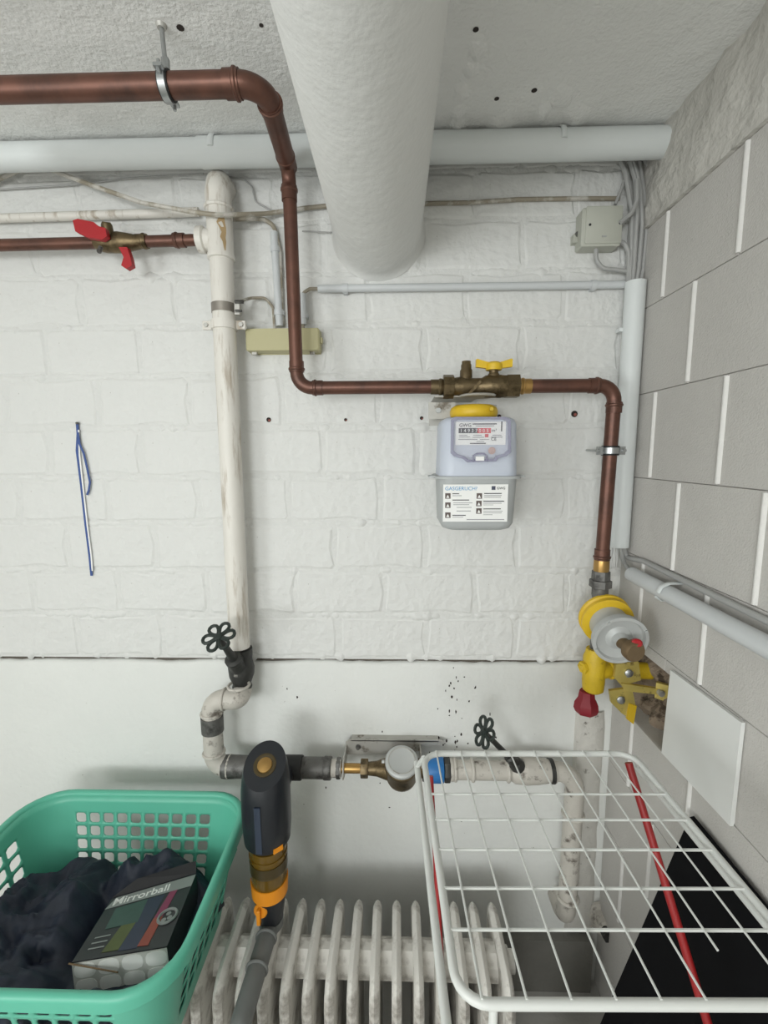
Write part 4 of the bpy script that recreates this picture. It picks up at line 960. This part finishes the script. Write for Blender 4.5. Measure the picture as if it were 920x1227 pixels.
# ================================================================== LAUNDRY BASKET
zr = .675; zb0 = rz+.001
bk = [atz(30, 975, zr), atz(284, 985, zr), atz(200, 1190, zr), atz(150, 954, zr), atz(100, 1188, zr)]
BYB, BYF = bk[3].y, bk[4].y; BX1 = atz(277, 1000, zr).x; BX0 = BX1-.63
bcx, bcy = (BX0+BX1)/2, (BYB+BYF)/2; hxT, hyT = (BX1-BX0)/2, (BYB-BYF)/2
hxB, hyB = hxT-.055, hyT-.05
bt = thing('laundry_basket', 'turquoise plastic laundry basket with square holes on the radiator', 'laundry basket', (bcx, bcy, zb0))
bh = zr-zb0
def dims(z): t = (z-zb0)/bh; return hxB+(hxT-hxB)*t, hyB+(hyT-hyB)*t, .07+.03*t
def bpt(side, s, z, off=0.):
    hx_, hy_, r = dims(z); hx_ += off; hy_ += off; r += off
    # side 0 back(+y),1 right(+x),2 front(-y),3 left(-x); s in -1..1 flat, or ('c',t)
    if isinstance(s, tuple):
        a0 = (PI/2, 0, -PI/2, PI)[side]; a = a0 - PI/2*s[1]
        sx, sy = ((1, 1), (1, -1), (-1, -1), (-1, 1))[side]
        return V((bcx+sx*(hx_-r)+r*math.cos(a), bcy+sy*(hy_-r)+r*math.sin(a), z))
    fx, fy = hx_-r, hy_-r
    return V(((bcx+s*fx, bcy+hy_, z), (bcx+hx_, bcy-s*fy, z), (bcx-s*fx, bcy-hy_, z), (bcx-hx_, bcy+s*fy, z))[side])
cols = []   # (side, s) boundaries with hole flag
ncol = (10, 6, 10, 6)
bnd = []
for sd in range(4):
    for k in range(ncol[sd]): bnd.append((sd, -1+2*k/ncol[sd], True))
    for k in range(7): bnd.append((sd, ('c', k/7), False))
rows = [zr-.044-.038*(5-k) for k in range(6)] + [zr-.02, zr]
zrow = [zb0]+rows
m = MB(); nb = len(bnd)
for k, (sd, s, hol) in enumerate(bnd):
    nsd, ns, _ = bnd[(k+1) % nb]
    for j in range(len(zrow)-1):
        z0, z1 = zrow[j], zrow[j+1]
        a, b, c, d = bpt(sd, s, z0), bpt(nsd, ns, z0), bpt(nsd, ns, z1), bpt(sd, s, z1)
        hole = hol and 1 <= j <= 5
        handle = False
        if hole:
            def q(u, v): return a*(1-u)*(1-v)+b*u*(1-v)+c*u*v+d*(1-u)*v
            e, f = .13, .27
            hv_ = [q(f, e), q(1-f, e), q(1-e, f), q(1-e, 1-f), q(1-f, 1-e), q(f, 1-e), q(e, 1-f), q(e, f)]
            m.add([a, b, c, d]+hv_, [[0, 1, 5, 4], [1, 2, 7, 6], [2, 3, 9, 8], [3, 0, 11, 10], [0, 4, 11], [1, 6, 5], [2, 8, 7], [3, 10, 9]])
        else: m.add([a, b, c, d], [[0, 1, 2, 3]])
bot = [bpt(sd, s, zb0) for sd, s, _ in bnd]
m.add(bot, [list(range(nb))])
body = m.build('basket_wall', 'teal', bt, smooth=0)
import bmesh
bm = bmesh.new(); bm.from_mesh(body.data); bmesh.ops.remove_doubles(bm, verts=bm.verts, dist=.0002); bmesh.ops.recalc_face_normals(bm, faces=bm.faces); bm.to_mesh(body.data); bm.free()
body.data.shade_smooth(); body.data.set_sharp_from_angle(angle=math.radians(50))
sm = body.modifiers.new('thickness', 'SOLIDIFY'); sm.thickness = .0028; sm.offset = 0
rim = MB(); prof = [(0, -.006), (0, .004), (.004, .009), (.012, .010), (.019, .006), (.021, -.002), (.021, -.022), (.018, -.022), (.017, -.004)]
vs = []; K = len(prof)
for sd, s, _ in bnd:
    for o_, dz in prof:
        p = bpt(sd, s, zr, o_); p.z = zr+dz; vs.append(p)
rim.add(vs, [[i*K+j, ((i+1) % nb)*K+j, ((i+1) % nb)*K+(j+1) % K, i*K+(j+1) % K] for i in range(nb) for j in range(K)])
rim.build('rim', 'teal', bt, smooth=60)
for sd in (1, 3):   # grip under the side rims
    pts = [bpt(sd, s, zr-.030, .019) for s in (-.7, -.5, 0, .5, .7)]
    MB().tube(pts, .007, 8).build('handle', 'teal', bt)
qa, qb, qc, qd = at(86, 1153, -.535), at(200, 1134, -.52), at(235, 1047, -.345), at(134, 1077, -.36)
nrm = (qb-qa).cross(qd-qa).normalized()
dq = ray(235, 1047); qc = CAM + dq*((qa-CAM).dot(nrm)/dq.dot(nrm))
if nrm.z < 0: nrm = -nrm
th = .075
# --- dark jacket inside
n1, n2 = 90, 64; vs = []
cx0, cx1 = -1, 1
def hgt(x, y):
    p = V((x*7, y*7, 0))
    h = .045*noise.noise(V((x*5+1, y*5, 3)))
    wv = V((x*9+1.4*noise.noise(V((x*4, y*4, 1))), y*9+1.4*noise.noise(V((x*4, y*4, 8))), 2))
    h += .034*(1-abs(noise.noise(wv))*2.2) + .020*(1-abs(noise.noise(wv*2.1))*2) + .006*(1-abs(noise.noise(wv*5))*2)
    return h
for i in range(n1+1):
    for j in range(n2+1):
        u = -1+2*i/n1; v = -1+2*j/n2
        zc_ = .535
        hx_, hy_, r = dims(.535)
        # map square to rounded rectangle
        p = 5; L = max((abs(u)**p+abs(v)**p)**(1/p), 1e-6); mx_ = max(abs(u), abs(v)); k = mx_/L if L > 0 else 1
        x, y = u*k*(hx_-.008), v*k*(hy_-.008)
        x = min(x, .86*hx_) if False else x
        edge = min(1, (1-mx_)*5)
        z = zc_ + hgt(x+2, y) - .09*max(0, y/hy_-.25) + .015*max(0, -y/hy_) - .05*(1-edge)**2 - .03*max(0, (x/hx_-.3))
        z = min(z, zr-.012)
        wxp, wyp = bcx+x, bcy+y
        ia = (qb-qa); ib = (qd-qa); rel = V((wxp-qa.x, wyp-qa.y)); det = ia.x*ib.y-ia.y*ib.x
        ss, tt = (rel.x*ib.y-rel.y*ib.x)/det, (ia.x*rel.y-ia.y*rel.x)/det
        dd = max(-ss, ss-1, -tt, tt-1, 0)
        zpl_ = qa.z + ia.z*min(1, max(0, ss)) + ib.z*min(1, max(0, tt)) - th*.9
        if dd < .5: f_ = min(1, max(0, 1-(dd-.08)/.32)); z = z*(1-f_) + min(z, zpl_)*f_
        vs.append((bcx+x, bcy+y, max(z, zb0+.02)))
jk = MB().add(vs, [[i*(n2+1)+j, (i+1)*(n2+1)+j, (i+1)*(n2+1)+j+1, i*(n2+1)+j+1] for i in range(n1) for j in range(n2)])
# closed underside
bb = []
for i in range(n1+1): bb.append(i*(n2+1))
for j in range(1, n2+1): bb.append(n1*(n2+1)+j)
for i in range(n1-1, -1, -1): bb.append(i*(n2+1)+n2)
for j in range(n2-1, 0, -1): bb.append(j)
base_ = len(jk.v); 
for q in bb:
    p = jk.v[q]; jk.v.append(V((bcx+(p.x-bcx)*.86, bcy+(p.y-bcy)*.86, zb0+.006)))
nq = len(bb)
for i in range(nq): jk.f.append([bb[i], bb[(i+1) % nq], base_+(i+1) % nq, base_+i])
jk.f.append([base_+i for i in range(nq)])
tag(jk.build('jacket', 'cloth', smooth=80), 'crumpled dark navy jacket heaped in the turquoise basket', 'clothing')
# --- mirror ball carton
mbx = thing('mirrorball_box', 'black printed carton with colourful mirror ball artwork on the jacket', 'box', qa-nrm*th)
MB().prism([qa-nrm*th, qb-nrm*th, qc-nrm*th, qd-nrm*th], nrm*th).build('carton', 'boxblack', mbx, smooth=0)
def fp(s, t, h=.0006): return (qa*(1-s)*(1-t)+qb*s*(1-t)+qc*s*t+qd*(1-s)*t) + nrm*h
def fpoly(pts, m, name, h=.0006, par=mbx): return MB().prism([fp(s, t, h) for s, t in pts], nrm*.0004).build(name, m, par, smooth=0)
bd = fpoly([(.0, .80), (1, .80), (1, .985), (.06, .985)], 'silver', 'print_band')
text('Mirrorball', .034, basis(fp(.06, .835, .0014), fp(.9, .83)-fp(.05, .83), qd-qa), 'paper', bd, bold=.0006)
fpoly([(.28, .06), (.46, .06), (.50, .42), (.34, .42)], 'pgreen', 'print_stripe'); fpoly([(.16, .42), (.52, .42), (.50, .78), (.14, .76)], 'pteal', 'print_stripe')
fpoly([(.46, .04), (.66, .04), (.70, .78), (.50, .78)], 'pblue', 'print_stripe', .0003); fpoly([(.66, .06), (.78, .05), (.80, .42), (.70, .42)], 'porange', 'print_stripe')
fpoly([(.70, .42), (.80, .42), (.84, .80), (.75, .80)], 'ppink', 'print_stripe')
for t in (.14, .22, .30): fpoly([(.10, t), (.27, t), (.27, t+.018), (.10, t+.018)], 'silver', 'print_line')
MB().torus(fp(.86, .40, .0016), nrm, .021, .0035, 28, 6).build('print_ring', 'silver', mbx)
for s, t in ((.83, .36), (.86, .44), (.89, .38)): MB().lathe(fp(s, t, .0005), nrm, [(0, .006), (.0008, .006)], 10).build('print_dot', 'silver', mbx)
# pale end with rounded mirror ball picture
ed = (qb-qa); dn = -nrm
out = ed.cross(nrm).normalized(); 
if out.y > 0: out = -out
def ep(s, t, h=.0006): return qa + ed*s + dn*(th*t) + out*h
en = MB().prism([ep(.0, .03), ep(1, .03), ep(1, .98), ep(0, .98)], out*.0006).build('printed_end', mat('end_print', (196, 196, 190), .5, var=.1, scale=30), mbx, smooth=0)
for i in range(4):
    for j in range(2):
        c = ep(.13+.25*i, .27+.47*j, .0012); P = []
        for k in range(16):
            a = 2*PI*k/16; cs, sn = math.cos(a), math.sin(a); f = 1/max((abs(cs)**3.2+abs(sn)**3.2)**(1/3.2), .01)
            P.append(c + ed.normalized()*cs*f*ed.length*.112 + dn*sn*f*th*.21)
        MB().prism(P, out*.0008).build('print_ball', 'ball', en, smooth=0)
# torn flap
MB().prism([qc+nrm*.001, qd+nrm*.001, qd.lerp(qc, .25)+nrm*.016+V((0, .02, 0)), qc+nrm*.012+V((-.01, .025, 0))], nrm*.0012).build('flap', 'boxblack', mbx, smooth=0)
MB().tube([ep(-.02, -.02, .004), ep(.5, .38, .012)], .0018, 6).build('torn_edge', 'knob', mbx)

# ================================================================== DRYING RACK
zk_ = 1.09
BL, BR = atz(507, 903, zk_), atz(757, 903, zk_)
FLp = atz(538, 1203, zk_)
dirx = (BR-BL).normalized(); diry = V((.032, -1, 0)).normalized()
Lk = abs(FLp.y-BL.y); Wk = (BR-BL).length
def K_(s, t, dz=0): return BL + dirx*(Wk*s) + diry*(Lk*t) + V((0, 0, dz))
rk_ = thing('drying_rack', 'white wire drying rack with red legs in front of the outlet pipe', 'drying rack', V((BL.x, BL.y, ZF)))
MB().tube([K_(0, 0), K_(1, 0), K_(1, 1), K_(0, 1)], .0058, 12, fillet=.035, closed=True).build('frame', 'rackw', rk_)
for i in range(1, 9):
    s = .062+.117*(i-1)
    t1 = 1 if i != 7 else .88
    MB().tube([K_(s, 0, .006), K_(s, t1, .006)], .0016, 6).build('wire', 'rackw', rk_)
for v in (955, 986, 1022, 1068.5, 1118.5):
    t = (atz(620, v, zk_).y - BL.y)/(-Lk); MB().tube([K_(0, t, .003), K_(1, t, .003)], .0021, 6).build('cross_wire', 'rackw', rk_)
def leg(u0, v0, y0_, u1, v1, y1_, r, m):
    a, b = at(u0, v0, y0_), at(u1, v1, y1_); d = b-a
    t = (a.z-ZF-.006)/(a.z-b.z); e = a+d*t; return a, e
for sx_ in (0, 1):
    q = atz(499, 914, zk_-.05) if sx_ == 0 else atz(499, 914, zk_-.05)+dirx*(Wk+.040)
    MB().tube([q, q+diry*(Lk+.07)], .0062, 12).build('lower_rail', 'rackw', rk_)
    MB().tube([K_(sx_, .03), q+diry*(Lk*.03)], .005, 8).build('rail_link', 'rackw', rk_)
    c = K_(sx_, 1.0 if sx_ else .995, -.004)+dirx*(.04 if sx_ == 0 else -.04); MB().tube([c, V((c.x, -.90, ZF+.006))], .0052, 12).build('leg', 'rackw', rk_)
    MB().lathe((c.x, -.90, ZF), ez, [(0, .012), (.03, .011)], 12).build('foot_cap', 'black', rk_)
a3, e3_ = leg(516, 930, BL.y-.01, 531, 1190, -.66, 0, 0)
a4, e4 = leg(753, 914, BL.y-.01, 847, 1224, -.72, 0, 0)
MB().tube([a3, e3_], .005, 12).build('red_leg', 'redt', rk_); MB().tube([a4, e4], .0075, 12).build('red_leg', 'redt', rk_)
for q in (e3_, e4): MB().lathe((q.x, q.y, ZF), ez, [(0, .012), (.03, .011)], 12).build('foot_cap', 'black', rk_)
# ================================================================== BLACK BOARD
tA = atx(826, 979, XR-.024)
bA = V((.37, tA.y, ZF)); ln = V((0, -1, 0))
W_ = .45; tk = V((.010, 0, .003))
tag(MB().prism([tA, tA+ln*W_, bA+ln*W_, bA], tk).build('black_board', 'blackb', smooth=0), 'plain black board leaning against the block wall under the rack', 'board')
